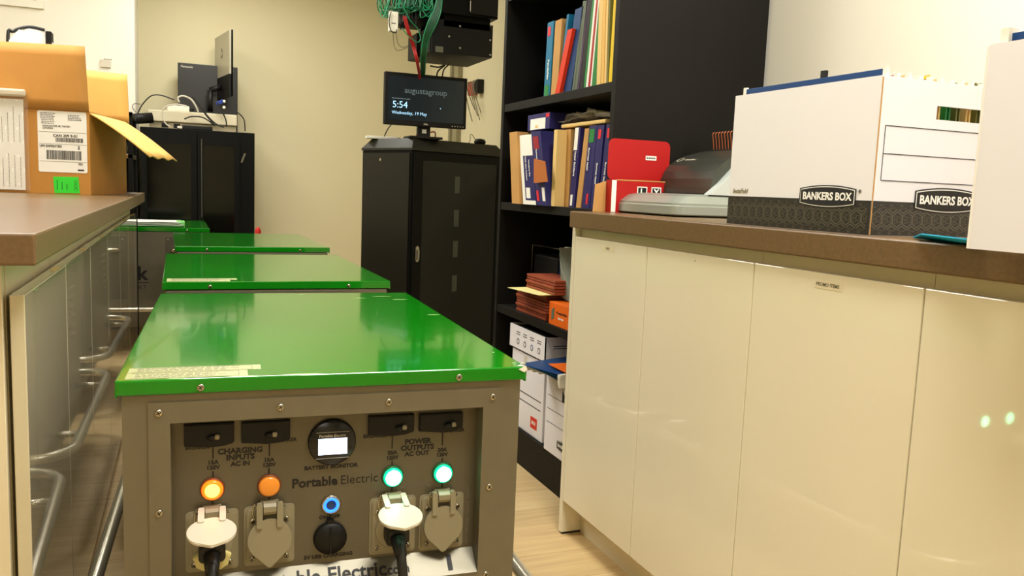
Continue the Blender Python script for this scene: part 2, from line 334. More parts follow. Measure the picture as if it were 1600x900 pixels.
# ---------------------------------------------------------------- power units
def make_screw(parent, x, y, z, M=None, r=.0055, mt=None):
    Mx = FACE('-y', (x, y, z)) if M is None else M
    b = MB(); b.m(0).lathe([(r, 0), (r, .0008), (r*.8, .0019), (0, .0024)], Mx, seg=16)
    b.m(1).box(-r*.6, r*.6, -.0006, .0006, .0019, .0027, M=Mx@Matrix.Rotation(.5, 4, 'Z')).box(-.0006, .0006, -r*.6, r*.6, .0019, .0027, M=Mx@Matrix.Rotation(.5, 4, 'Z'))
    return b.build('screw', [mt or CHROME, INK], parent)
def unit(label, loc, rot, W=.61, D=.935, label_strip=True, front=False):
    t = thing('portable_power_unit', label, 'battery power unit', loc, rot, 'green lidded portable power units in a row')
    h = W/2; bw = h-.008
    b = MB(); b.box(-h, h, 0, D, .678, .70, bev=.0025, seg=3)
    for sx in (-1, 1): b.box(min(sx*h, sx*(h-.003)), max(sx*h, sx*(h-.003)), .001, D-.001, .676, .69)
    lid = b.build('lid', GREEN, t)
    for sx in (-.193, .191): make_screw(lid, sx, -.0002, .6865)
    b = MB()
    if front:
        b.box(-bw, -.234, .006, .04, .085, .677).box(.234, bw, .006, .04, .085, .677).box(-.234, .234, .006, .04, .635, .677).box(-.234, .234, .006, .04, .14, .355)
        b.box(-bw, bw, .039, D-.008, .085, .677)
    else: b.box(-bw, bw, .006, D-.008, .14, .677, bev=.004)
    for k in range(6):   # louvres pressed into the left and right sides
        for sx in (-1, 1): b.cyl((sx*(bw-.001), .62, .60-k*.032), (sx*(bw-.001), .74, .60-k*.032), .005, seg=10)
    body = b.build('case', STEEL, t)
    # bumper rail all round, on stub arms
    x1 = h+.078; y0 = -.07; y1 = D+.07; zr = .25; rr = .1; pts = []
    for cx, cy, a in ((x1-rr, y1-rr, 0), (-x1+rr, y1-rr, pi/2), (-x1+rr, y0+rr, pi), (x1-rr, y0+rr, 3*pi/2)):
        for k in range(6): pts.append((cx+rr*cos(a+pi/2*k/5), cy+rr*sin(a+pi/2*k/5), zr))
    MB().tube(pts, .0135, 12, closed=True, smoothp=False).build('bumper_rail', RAILM, t)
    for sx in (-1, 1):
        for y in (.15, D-.15): MB().cyl((sx*(bw-.002), y, zr), (sx*x1, y, zr), .009).build('rail_arm', RAILM, t)
        for y in (.1, D-.1):
            x = sx*(h-.09)
            c = MB().box(x-.03, x+.03, y-.035, y+.035, .079, .085).box(x-.022, x-.018, y-.014, y+.014, .03, .08).box(x+.018, x+.022, y-.014, y+.014, .03, .08).build('caster', CHROME, t)
            MB().cyl((x-.015, y, .038), (x+.015, y, .038), .038, seg=24).build('wheel', CORDM, c)
    if label_strip:
        b = MB(); x0 = -h+.012
        for (ya, yb, xw) in ((.008, .045, .165), (.047, .08, .185)):
            b.m(0).box(x0, x0+xw, ya, yb, .7001, .7004)
            b.m(1)
            for (p0, p1, p2, p3) in ((x0+.006, x0+xw-.012, ya+.003, ya+.0036), (x0+.006, x0+xw-.012, yb-.0036, yb-.003), (x0+xw-.013, x0+xw-.0122, ya+.003, yb-.003)): b.box(p0, p1, p2, p3, .7004, .7006)
            for r in range(4):
                x = x0+.012
                while x < x0+xw-.05+.01*(r % 2):
                    l = random.uniform(.004, .013); yy = ya+.008+r*.0063
                    b.box(x, x+l, yy, yy+.0018, .7004, .7006); x += l+.0025
        b.build('warning_label', [mat('label_foil', lin(172, 176, 120), .35), INKG], lid)
    return t, lid, body

t1, lid1, body1 = unit('nearest green lidded grey power unit, control panel facing the camera with lit lights', (.2255, 1.227, 0), radians(-2.8), front=True)
# worn enamel marks along the edges of the first lid
for (x, y, l) in ((-.24, .004, .03), (-.16, .005, .05), (-.08, .004, .06), (.29, .03, .006), (.285, .12, .004), (.27, .55, .03), (.2, .86, .05), (.15, .83, .03), (.24, .8, .04), (.02, .9, .012)):
    MB().prism([(x, y), (x+l*.3, y+.003), (x+l, y+.001), (x+l*.6, y-.002)], .7001, .7003).build('scuff_mark', mat('bare_primer', lin(178, 205, 140), .4), lid1)
b = MB(); b.prism([(-.012, 0), (0, .006), (.003, .0), (-.002, -.005)], 0, .0008, FACE('-y', (.303, -.0004, .696))).prism([(.29, .006), (.303, .004), (.3, .016)], .7001, .7004); b.build('chipped_corner', WHITEP, lid1)

PY = .036
FL = MB()
for (x0, x1, z0, z1) in ((-.263, .263, .635, .666), (-.263, -.234, .30, .635), (.234, .263, .30, .635), (-.234, .234, .30, .352)):
    FL.box(x0, x1, .003, .0062, z0, z1)
fl = FL.build('panel_frame', STEEL, t1)
for (x, z) in ((-.249, .651), (-.082, .651), (.08, .651), (.25, .651), (-.25, .503), (.249, .500), (.249, .349), (-.25, .349)): make_screw(fl, x, .003, z)
MB().box(-.234, .234, PY, PY+.004, .356, .636).build('control_panel', STEELP, t1)
# sloping name plate under the sockets
sl = math.atan2(.029, .033)
Mn = Matrix.Translation((0, .0195, .3695)) @ Matrix.Rotation(-(pi/2-sl)+pi/2, 4, 'X')
b = MB(); b.m(0).prism([(.0365, .386), (.0028, .356), (.0028, .352), (.0365, .352)], -.2335, .2335, Matrix(((0, 0, 1, 0), (1, 0, 0, 0), (0, 1, 0, 0), (0, 0, 0, 1))))
sl = math.atan2(.030, .0337); Mn = Matrix.Translation((0, .01965-.0003, .371+.0003)) @ Matrix.Rotation(sl, 4, 'X')
b.m(1).text('Portable-Electric', .0335, Mn@Matrix.Translation((-.125, 0, 0)), bold=.022, align='LEFT', sx=.93).text('.com', .0225, Mn@Matrix.Translation((.0815, -.0028, 0)), bold=.018, align='LEFT', sx=.93)
b.box(.186, .194, -.015, .012, 0, .0004, M=Mn)
b.build('name_plate', [BRUSH, INK], t1)
# lettering on the panel
b = MB(); F = lambda x, z: FACE('-y', (x, PY-.0003, z))
for s_, x, z, sz, bo in (('CHARGING', -.138, .578, .0115, .03), ('INPUTS', -.138, .568, .0115, .03), ('AC IN', -.138, .5578, .0095, .03), ('15A', -.177, .5625, .0085, .03), ('120V', -.177, .5545, .0085, .03), ('15A', -.0965, .5605, .0085, .03), ('120V', -.0965, .5525, .0085, .03),
    ('POWER', .1355, .5745, .0115, .03), ('OUTPUTS', .135, .5642, .0115, .03), ('AC OUT', .1345, .5542, .0098, .03), ('20A', .094, .5585, .0085, .03), ('120V', .094, .550, .0085, .03), ('20A', .1765, .5575, .0085, .03), ('120V', .1765, .5492, .0085, .03),
    ('BREAKER', -.199, .5868, .0075, .02), ('BREAKER', -.072, .590, .0075, .02), ('BREAKER', .0655, .588, .0085, .03), ('BREAKER', .196, .589, .0078, .03),
    ('BATTERY MONITOR', -.0025, .5425, .0084, .03), ('ON/OFF', -.004, .4605, .0082, .03), ('5V USB CHARGING', -.005, .3965, .0082, .03)):
    MB().text(s_, sz, F(x, z), bold=bo*1.5, sx=1.08).build('panel_lettering', INK, t1)
b = MB().text('Portable', .0205, F(-.0625, .519), bold=.03, align='LEFT').text('Electric', .0205, F(.0115, .519), bold=-.004, align='LEFT', sx=.98); b.build('maker_lettering', INK, t1)
for x, z0, z1 in ((-.177, .5685, .592), (-.096, .567, .592), (.0935, .5655, .592), (.1765, .565, .592), (-.177, .535, .549), (-.0965, .534, .5475), (.094, .534, .545), (.177, .533, .544), (-.178, .494, .51), (-.096, .494, .508), (.0945, .494, .505), (.178, .494, .505)):
    MB().box(x-.0011, x+.0011, PY-.0004, PY, z0, z1).build('printed_line', INK, t1)
b = MB(); b.text('NOT GROUND', .0055, F(.135, .5035)).text('FAULT PROTECTED', .0055, F(.135, .4985))
for k in range(26):
    z = .495-k*.0041
    if random.random() < .85: b.box(.2215, .2235, PY-.0004, PY, z, z+random.uniform(.002, .0035)); 
    if random.random() < .7: b.box(.2245, .226, PY-.0004, PY, z, z+random.uniform(.002, .0035))
b.build('small_print', INKG, t1)
# breakers
for (x0, x1, z0, z1, tx, tz) in ((-.217, -.147, .590, .624, -.177, .604), (-.137, -.066, .590, .623, -.095, .603), (.054, .127, .590, .622, .104, .602), (.136, .208, .591, .621, .185, .602)):
    w_ = x1-x0; out = [(x0, z0+.002), (x0+.5*w_, z0-.0015), (x0+.8*w_, z0), (x1-.002, z0+.003), (x1, z0+.006), (x1, z1), (x0, z1)]
    bk = MB().prism(out, 0, .009, FACE('-y', (0, PY, 0)), bev=.0012).build('breaker', BLACKP, t1)
    b = MB(); b.lathe([(0, -.009), (.004, -.0075), (.0065, 0), (.004, .0075), (0, .009)], Matrix.Translation((tx, PY-.010, tz)) @ Matrix.Rotation(pi/2, 4, 'Y') @ Matrix.Diagonal((.8, 1, 1, 1)), seg=16); b.build('toggle', BLACKP, bk)
    MB().lathe([(0, -.004), (.0035, -.003), (.0042, 0), (.0035, .003), (0, .004)], Matrix.Translation((tx+.006, PY-.0142, tz+.0015)) @ Matrix.Rotation(pi/2, 4, 'Y'), seg=14).build('toggle_tip', GREYP, bk)
# battery monitor
mon = MB().lathe([(0, .0), (.037, 0), (.037, .004), (.0345, .0075), (0, .008)], FACE('-y', (-.002, PY, .5835)), seg=48).build('battery_monitor', mat('monitor_bezel', lin(10, 12, 18), .25), t1)
SCR = mat('lcd_backlight', lin(210, 230, 255), .3, emit=(.62, .8, 1, 1), estr=5)
MB().box(-.0235, .0205, PY-.009, PY-.0078, .5655, .5905).build('lcd_screen', SCR, mon)
b = MB(); b.m(0).text('Portable', .0062, FACE('-y', (-.0225, PY-.0082, .5948)), bold=.012, align='LEFT').text('Electric', .0062, FACE('-y', (.0002, PY-.0082, .5948)), align='LEFT')
b.box(-.027, .024, PY-.0085, PY-.008, .6005, .6009).box(-.027, .024, PY-.0085, PY-.008, .5590, .5594)
b.build('monitor_lettering', GREYL, mon)
# indicator lights
AMB = mat('amber_lens', lin(222, 134, 40), .3, emit=(1, .38, .05, 1), estr=.12)
HOT = mat('orange_lit_lens', lin(255, 120, 20), .3, emit=(1, .10, .005, 1), estr=2.2); HOTC = mat('orange_lit_core', lin(255, 230, 120), .3, emit=(1, .3, .02, 1), estr=11)
GRN = mat('green_lit_lens', lin(20, 200, 110), .3, emit=(.0, .85, .42, 1), estr=1.1); GRNC = mat('green_lit_core', lin(230, 255, 250), .3, emit=(.2, 1, .5, 1), estr=24)
for x, z, kind in ((-.178, .522, 0), (-.096, .5205, 1), (.095, .5195, 2), (.178, .519, 2)):
    l = MB().lathe([(.0178, 0), (.0178, .003), (.0165, .0055), (.0155, .0055), (.0155, .001)], FACE('-y', (x, PY, z)), seg=40).build('indicator_light', mat('amber_bezel', lin(120, 62, 24), .4) if kind < 2 else mat('green_bezel', lin(24, 92, 50), .4), t1)
    l['label'] = ['orange indicator light, lit', 'amber indicator light, unlit', 'green indicator light, lit'][kind]
    M = FACE('-y', (x, PY, z))
    MB().lathe([(.0154, .002), (.0154, .007), (.0135, .0095), (.0125, .0100)] + ([(0, .0112)] if kind == 1 else []), M, seg=40).build('lens', [HOT, AMB, GRN][kind], l)
    if kind != 1: MB().lathe([(.0125 if kind == 2 else .0105, .0101), (.007, .0112), (0, .0117)], M, seg=36).build('lens_centre', [HOTC, None, GRNC][kind], l)
    if kind == 0: MB().lathe([(.0125, .0100), (.0105, .0102)], M, seg=36).build('lens_rim', HOT, l)
# power button
pb = MB().lathe([(.0155, 0), (.0155, .003), (.0135, .0045), (.0125, .0045)], FACE('-y', (-.002, PY, .481)), seg=36).build('power_button', CHROME, t1)
MB().lathe([(.0125, .0035), (.0118, .005), (.0085, .005), (.0078, .0035)], FACE('-y', (-.002, PY, .481)), seg=36).build('light_ring', mat('blue_lit_ring', lin(40, 90, 255), .3, emit=(.012, .13, 1, 1), estr=3.5), pb)
MB().lathe([(.0078, .0035), (.007, .0042), (0, .0042)], FACE('-y', (-.002, PY, .481)), seg=30).build('button_cap', mat('blue_steel', lin(60, 84, 160), .25, metal=1), pb)
# usb cap
uc = MB().lathe([(.026, 0), (.026, .006), (.0235, .0105), (0, .0115)], FACE('-y', (-.003, PY, .427)), seg=40).build('usb_cap', BLACKP, t1)
MB().prism(rrect(-.009, .003, .44, .459, .004), 0, .008, FACE('-y', (0, PY, 0)), bev=.001).build('cap_hinge', BLACKP, uc)
MB().box(-.0045, -.0015, PY-.013, PY-.011, .404, .448, bev=.0005).build('cap_rib', BLACKP, uc)

# flip-cover sockets
def socket(cx, cz, openc):
    M = FACE('-y', (cx, PY, cz))
    pl = MB().prism(rrect(-.0375, .0375, -.048, .047, .006), 0, .0015, M).prism(rrect(-.0345, .0345, -.045, .044, .006), 0, .0055, M, bev=.0018).prism(rrect(-.0135, .0135, .04, .0555, .002), 0, .006, M).build('socket_plate', GREYP, t1)
    for sx in (-.0255, .0255):
        for sz in (-.035, .025): make_screw(pl, 0, 0, 0, M@Matrix.Translation((sx, sz, .0055)), r=.0042)
    MB().lathe([(.029, .0055), (.029, .010), (.0275, .011), (0, .0105)], M@Matrix.Translation((0, -.006, 0)), seg=36).build('socket_face', GREYP, pl)
    # fixed hinge knuckle
    Mh = M@Matrix.Translation((0, .047, .012))
    MB().prism([(-.005, -.009), (.004, -.009), (.0075, -.004), (.0075, .004), (.003, .008), (-.012, .008), (-.012, -.004)], -.0095, .0095, Mh@Matrix(((0, 0, 1, 0), (0, 1, 0, 0), (1, 0, 0, 0), (0, 0, 0, 1))), smooth=False).build('hinge_knuckle', GREYP, pl)
    a = radians(79) if openc else radians(3)
    Mc = Mh@Matrix.Rotation(-a, 4, 'X')      # cover turns up about the hinge pin
    R = .0325; cy = -.049 if not openc else -.051; tl = .0445 if not openc else .036; out = []
    if openc: R = .034
    for k in range(33):
        an = radians(-52)+radians(284)*k/32; out.append((R*cos(an), cy+R*sin(an)))
    out += [(-.004, cy-tl+.0015), (0, cy-tl), (.004, cy-tl+.0015)]
    cv = MB().prism(out, -.001, .0032, Mc, bev=.0012)
    for sx in (-1, 1):
        cv.prism(rrect(min(sx*.0105, sx*.0195), max(sx*.0105, sx*.0195), -.03, .008, .003), -.004, .0058, Mc)
    c = cv.build('socket_cover', GREYL if openc else GREYP, pl)  # same plastic; open covers coloured paler for the light from above
    c['label'] = 'flip cover lifted open' if openc else 'flip cover closed, pointed at the bottom'
    MB().tube([Mh@Vector((-.023, 0, -.001)), Mh@Vector((.023, 0, -.001))], .002, 8).build('hinge_pin', CHROME, pl)
    MB().tube([Mh@Vector((-.0215, .008, 0)), Mh@Vector((-.0245, .002, 0)), Mh@Vector((-.0245, -.012, 0)), Mh@Vector((-.0215, -.018, 0))], .0011, 8).build('spring_end', CHROME, pl)
    return pl
for cx, cz, op in ((-.1785, .4415, 1), (-.0955, .442, 0), (.0965, .438, 1), (.178, .4365, 0)): socket(cx, cz, op)
# power cords plugged in (things of their own)
R1 = Matrix.Translation(t1.location) @ Matrix.Rotation(radians(-2.8), 4, 'Z')
def cord(cx, cz, label, ivory):
    o = R1 @ Vector((cx, PY, cz)); t = thing('power_cord', label, 'power cord', o, radians(-2.8))
    b = MB(); b.prism(rrect(-.019, .019, -.017, .012, .008), .0115, .034, FACE('-y'), bev=.003).build('plug', CORDM, t)
    if ivory: MB().prism([(-.027, -.012), (-.022, -.027), (-.012, -.033), (.012, -.033), (.022, -.027), (.027, -.012), (.02, -.008), (-.02, -.008)], .0115, .0225, FACE('-y'), bev=.0015).build('plug_collar', mat('yellowed_plastic', lin(205, 194, 128), .35), t)
    MB().cyl((0, -.034, -.006), (.0, -.06, -.022), .0125, .009, seg=20).build('strain_relief', CORDM, t)
    MB().tube([(0, -.05, -.012), (0, -.066, -.03), (.002, -.074, -.08), (-.002, -.08, -.2), (-.01, -.13, -cz+.06), (-.06, -.3, -cz+.0085), (-.3, -.5, -cz+.0085), (-.32, -.9, -cz+.0085)], .0078, 12).build('cable', CORDM, t)
cord(-.1785, .436, 'black power cord with ivory plug collar under the orange lit light', True)
cord(.0995, .432, 'black power cord hanging from the socket under the left green light', False)

t2, lid2, body2 = unit('second green lidded power unit in the row, right behind the nearest', ((-.033+.598)/2, 2.4145, 0), radians(-.2), W=.631, D=.9)
t3, lid3, body3 = unit('third green lidded power unit in the row, in front of the tall black cabinet', (.318, 3.68, 0), radians(.6), W=.636, D=.93, label_strip=False)
MB().box(-.3175, -.315, .0, .10, .672, .684).build('side_latch', CHROME, t3)
t4, lid4, body4 = unit('farthest green lidded power unit, tucked past the left cabinets, papers on its lid', (-.125, 5.005, 0), 0, W=.62, D=.9, label_strip=False)
xk = -.158-(-.125)-.048
b = MB(); Fk = FACE('-y', (0, .0055, 0)); b.text('5', .105, FACE('-y', (xk-.046, .0055, .44)), bold=.03).text('k', .105, FACE('-y', (xk+.036, .0055, .44)), bold=.03)
b.box(xk-.1, xk+.07, .0045, .006, .39, .393).text('VOLT', .03, FACE('-y', (xk+.02, .0055, .365))).build('logo_lettering', INK, t4)
pn = MB().box(.075, .29, .003, .007, .30, .65, bev=.001).box(.085, .28, .002, .004, .42, .60).build('access_panel', STEELP, t4)
make_screw(pn, .09, .003, .63); make_screw(pn, .27, .003, .63)
MB().tube([(.12, .003, .58), (.12, -.03, .575), (.17, -.035, .575), (.17, .003, .58)], .012, 10).build('pull_handle', CHROME, t4)
for k in range(4): MB().tube([(.16, .002, .53-.032*k), (.24, .002, .53-.032*k)], .008, 8).build('louvre', CHROME, t4)

# papers on the farthest unit
pp = thing('paper_stack', 'loose white papers with green edges spread on the farthest green lid', 'papers', (-.10, 5.02, .7003))
for k in range(5):
    b = MB(); dx = random.uniform(-.02, .02)
    b.grid(lambda u, v, k=k, dx=dx: (-.27+dx+u*.40, .04+v*.26, .001+k*.006+.0018*sin(u*9+k)*sin(v*5+k)+.003), 14, 8)
    o = b.build('sheet', PAPER if k else mat('green_paper', lin(120, 200, 110), .6), pp)
    sm = o.modifiers.new('s', 'SOLIDIFY'); sm.thickness = .002
MB().box(.11, .155, .06, .24, .0, .03, bev=.004).build('folded_end', mat('green_paper', lin(120, 200, 110), .6), pp)

# red-gripped pole standing behind the third unit
p = onx(403, 357, .35); pt = ony(403, 357, 4.95)
t = thing('broom', 'pole with red rounded grip poking up behind the third green lid', 'broom', (pt.x, 4.95, 0))
MB().box(-.11, .11, -.02, .02, 0, .055, bev=.008).build('broom_head', DARKP, t)
MB().cyl((0, 0, .05), (0, 0, .62), .009).build('pole', DARKP, t)
MB().lathe([(.009, .60), (.016, .61), (.018, .66), (.017, .695), (.010, .712), (0, .717)]).build('grip', colour('red_plastic', 190, 30, 24, .4), t)

# ---------------------------------------------------------------- black bookcase
BX, BY0, BY1, BH = 1.144, 2.078, 2.955, 2.2
bc = thing('bookcase', 'tall black wooden bookcase open towards the aisle, against the right wall', 'bookcase', (BX, BY0, 0))
BD = WX-BX-.002-.012; BW = BY1-BY0
MB().box(0, BD, 0, .025, 0, BH, bev=.001).build('side_panel', BLACKW, bc)
MB().box(0, BD, BW-.025, BW, 0, BH, bev=.001).build('side_panel', BLACKW, bc)
MB().box(BD-.012, BD, .0255, BW-.0255, .0, BH-.026).build('back_panel', BLACKW, bc)
MB().box(0, BD, .0255, BW-.0255, BH-.025, BH).build('top_panel', BLACKW, bc)
SH = [.128, .548, .938, 1.30, 1.70]
for z in SH: MB().box(.002, BD-.013, .0255, BW-.0255, z-.028, z, bev=.001).build('shelf', BLACKW, bc)
MB().box(.004, .022, .0255, BW-.0255, 0, SH[0]-.029).build('plinth', BLACKW, bc)

# upper shelf: files and binders, far end to near end, from their front edges in the photograph
def upright(name, label, cat, group, yb0, yb1, h, lean, depth, mt, z, front=0.0, deco=None):
    """a file standing on a shelf: base between yb0 and yb1 (toward the camera is smaller y), top leaning by lean"""
    y1, y0 = max(yb0, yb1), min(yb0, yb1); w_ = y1-y0
    b = MB(); o = [(0, 0), (-w_, 0), (-w_-lean, h), (-lean, h)]
    M = Matrix(((0, 0, 1, 0), (1, 0, 0, 0), (0, 1, 0, 0), (0, 0, 0, 1)))
    b.prism(o, 0, depth, M, bev=0)
    ob = b.build(name, mt, None, (BX+.03+front, y1, z)); tag(ob, label, cat, group)
    if deco: deco(ob, w_, h, lean)
    return ob
def yat(px, py, x=BX+.03): return onx(px, py, x).y
def deco_patches(lst):
    def f(ob, w_, h, lean):
        for (nm, f0, f1, g0, g1, m, txt) in lst:   # f along height, g across the spine (0 = far side)
            b = MB(); ya = lambda g, f_: -w_*g-lean*f_
            b.m(0).sheet([(-.0004, ya(g0, f0), h*f0), (-.0004, ya(g1, f0), h*f0), (-.0004, ya(g1, f1), h*f1), (-.0004, ya(g0, f1), h*f1)], .0006)
            if txt:
                b.m(1); mid = (f0+f1)/2
                b.text(txt, abs(w_)*(g1-g0)*.8, FACE('-x', (-.0012, ya((g0+g1)/2, mid), h*mid), rot=-pi/2+lean/h*(-1)), bold=.02)
            b.build(nm, [m, PAPER], ob)
    return f
Z = SH[3]
G = 'files standing on the upper shelf of the bookcase'
def up(n, l, c, pxa, pya, pxb, pyb, ptop, mt, deco=None, front=0, dep=.33, z=Z, grp=G):
    """pxa..pxb: the foot's far and near pixel, ptop: (px,py) of the far top corner"""
    X = BX+.03+front; a = yat(pxa, pya, X); bq = yat(pxb, pyb, X); tp = onx(ptop[0], ptop[1], X)
    return upright(n, l, c, grp, a, bq, tp.z-z, a-tp.y, dep, mt, z, front, deco)
def redtag(t_=''): return ('brand_tag', .82, .94, .15, .6, colour('red_tag', 220, 40, 50, .4), t_)
up('file_box', 'tall teal hanging file box with red tag, farthest on the upper shelf', 'file box', 850, 139, 859, 139, (856, 36), TEAL, deco_patches([redtag(), ('printed_word', .25, .5, .3, .75, TEAL, 'Pendaflex'), ('green_patch', .02, .17, .1, .8, FGREEN, '')]))
up('file_box', 'plain tan cardboard file box right of the teal one on the upper shelf', 'file box', 861, 138, 871, 137, (868, 33), TAN)
up('folder', 'red-orange folder leaning between tan box and navy folder', 'folder', 867, 137, 874, 135, (887, 47), REDO, front=-.012)
up('folder', 'teal folder behind the red-orange leaning one', 'folder', 872, 134, 875, 134, (886, 23), TEAL)
up('folder', 'thick navy folder leaning right on the upper shelf', 'folder', 880, 131, 892, 129, (899, 15), BLUE)
x0 = 894
cols = [(GREYG, 'grey-green'), (GREYG, 'pale grey-green'), (PURP, 'mauve'), (BLACKP, 'black'), (FGREEN, 'bright green'), (PAPER, 'white'), (REDK, 'red-edged'), (PAPER, 'thin white'), (FGREEN, 'wide green')]
wd = [3, 4, 2.5, 6, 3, 3, 2.5, 2, 7]
posw = ['right of the navy folder', 'between its darker twin and the mauve one', 'beside the black binder', 'in the middle of the upper shelf, leaning right', 'right of the black binder', 'next to the bright green folder', 'between two white ones', 'left of the wide green folder', 'left of the manila folders']
for (m_, nm), w_, pw in zip(cols, wd, posw):
    by = 118+ (905-x0)*.25*-1 if False else 120-(x0-894)*.26
    up('folder', nm+' folder '+pw, 'folder', x0, by+6, x0+w_, by+5, (x0+17-(x0-894)*.15, -10 if x0 > 900 else 2), m_)
    x0 += w_+.7
for k, (a, bb_, m_, nm, tp) in enumerate(((933, 939, MANILA, 'thick manila folder at the near end of the upper shelf', 937), (940, 944, CARDI, 'tan manila folder right of the thickest one', 943), (945, 948, MANILA, 'thin manila folder left of the olive one', 948), (949, 951, OLIVE, 'thin olive folder near the yellow one', 952), (952, 957, YELLOW, 'bright yellow folder near the end of the upper shelf', 960), (958, 962, CRIM, 'crimson folder pressed against the bookcase side', 966))):
    up('folder', nm, 'folder', a, 113-(a-933)*.25, bb_, 112-(a-933)*.25, (tp, -14), m_, front=-.02)

# middle shelf: hanging-file boxes
Z = SH[2]; G2 = 'boxes of hanging folders on the middle shelf'
def mid(*a, **k): return up(*a, z=SH[2], grp=G2, **k)
RT = lambda f0=.84: ('brand_tag', f0, f0+.11, .25, .65, colour('red_tag', 220, 40, 50, .4), '')
mid('file_box', 'opened tan cardboard box sticking out at the far end of the middle shelf', 'file box', 800, 316, 812, 316, (796, 207), TAN, front=-.06, dep=.12)
wb = mid('file_box', 'file box with white handwritten face and barcode, far end of middle shelf', 'file box', 818, 317, 838, 316, (811, 212), NAVY, front=-.05, deco=deco_patches([('white_panel', .0, 1, 0, .22, PAPER, ''), ('white_top', .7, 1, .22, 1, PAPER, ''), ('white_foot', 0, .06, .22, 1, PAPER, ''), ('barcode_field', .09, .24, .3, .62, PAPER, ''), ('printed_words', .38, .66, .35, .5, NAVY, 'legal size folders'), ('printed_words', .38, .66, .6, .75, NAVY, 'hanging file')]))
mid('file_box', 'navy file box with dark red oval behind the torn tan flap', 'file box', 839, 317, 855, 316, (829, 206), NAVY, front=-.05, deco=deco_patches([('red_oval', .76, .93, .2, .75, colour('dark_red_print', 150, 30, 44, .4), ''), ('red_tag', .06, .2, .1, .3, colour('red_tag', 220, 40, 50, .4), ''), ('white_patch', .06, .24, .65, .9, PAPER, ''), ('printed_word', .55, .72, .35, .55, NAVY, 'format legal')]))
tf = MB(); q = [onx(834, 248, BX-.034), onx(851, 252, BX-.034), onx(855, 284, BX-.034), onx(834, 286, BX-.034)]
tf.sheet([(v.x-q[0].x, v.y-q[0].y, v.z-q[0].z) for v in q], .003)
tag(tf.build('cardboard_flap', mat('orange_brown_card', lin(176, 98, 34), .7), None, q[0]), 'small square orange-brown cardboard flap in front of the navy boxes', 'cardboard flap')
mid('file_box', 'curved tan box back bulging between navy boxes on the middle shelf', 'file box', 861, 315, 866, 315, (866, 203), MANILA, front=-.035)
mid('file_box', 'narrow purple-brown box with orange patch on the middle shelf', 'file box', 867, 316, 876, 316, (872, 203), PURP, deco=deco_patches([RT(), ('orange_patch', .04, .18, .1, .7, ORNG, '')]))
mid('file_box', 'plain tan box in the centre of the middle shelf', 'file box', 878, 318, 888, 318, (882, 203), TAN)
mid('file_box', 'navy file box with white label strip, centre of the middle shelf', 'file box', 889, 318, 897, 318, (899, 200), NAVY, deco=deco_patches([('white_label', .72, 1, .05, .7, PAPER, ''), ('printed_words', .4, .7, .2, .75, NAVY, 'legal folders'), ('white_foot', .02, .16, .2, .6, PAPER, '')]))
mid('file_box', 'thin tan box edge left of the widest navy box', 'file box', 900, 319, 907, 319, (914, 201), TAN)
mid('file_box', 'widest navy file box with green patch and format legal print', 'file box', 909, 320, 921, 320, (921, 197), NAVY, deco=deco_patches([('green_patch', .80, .96, .15, .75, FGREEN, ''), ('printed_words', .45, .75, .1, .45, NAVY, 'format legal'), ('red_tag', .05, .18, .5, .72, colour('red_tag', 220, 40, 50, .4), '')]))
mid('file_box', 'navy file box with red tag and yellow patch at its foot', 'file box', 922, 321, 932, 321, (934, 196), NAVY, deco=deco_patches([RT(), ('printed_words', .3, .55, .3, .7, NAVY, 'format legal'), ('yellow_patch', .03, .17, .5, .95, YELLOW, '')]))
mid('file_box', 'nearest navy file box on the middle shelf beside the bookcase side', 'file box', 934, 322, 945, 322, (948, 194), NAVY, deco=deco_patches([RT(), ('printed_words', .3, .55, .3, .7, NAVY, 'format legal')]))
# lying box and wrapped bundle on top of them
q = onx(824, 206, BX+.01); q2 = onx(858, 205, BX+.01); zt = onx(858, 176, BX+.01).z
lb = MB().box(0, .26, 0, q.y-q2.y, 0, zt-q.z, bev=.001).build('file_box', NAVY, None, (BX+.01, q2.y, q.z+.002)); tag(lb, 'navy file box lying flat on top of the standing ones', 'file box')
b = MB(); L = q.y-q2.y; hh = zt-q.z; b.m(0).box(-.0008, .0002, L*.18, L*.86, .002, hh*.72).m(1).box(-.0012, -.0006, L*.5, L*.62, hh*.12, hh*.3)
b.build('white_label', [PAPER, MANILA], lb); MB().box(-.0008, .0, L*.02, L*.16, hh*.72, hh*.95).build('red_tag', colour('red_tag', 220, 40, 50, .4), lb)
ya, yb = yat(874, 205), yat(948, 196); zz = onx(910, 198, BX+.03).z
wbn = thing('wrapped_folders', 'manila folders in crinkled clear plastic on top of the navy boxes', 'wrapped folders', (BX+.035, yb, zz+.004))
MB().box(0, .28, .02, ya-yb, 0, .012, bev=.003).build('folder_bundle', MANILA, wbn)
b = MB(); LW = ya-yb
b.grid(lambda u, v: (-.008+.29*v, -.0+u*(LW+.01), .014+.026*sin(pi*u)**.6+.010*sin(u*23+v*7)*sin(v*19+u*5)+.005*sin(u*57+v*31)), 36, 18, smooth=False)
b.build('plastic_wrap', mat('crinkled_film', lin(250, 246, 238), .08, alpha=.14), wbn)

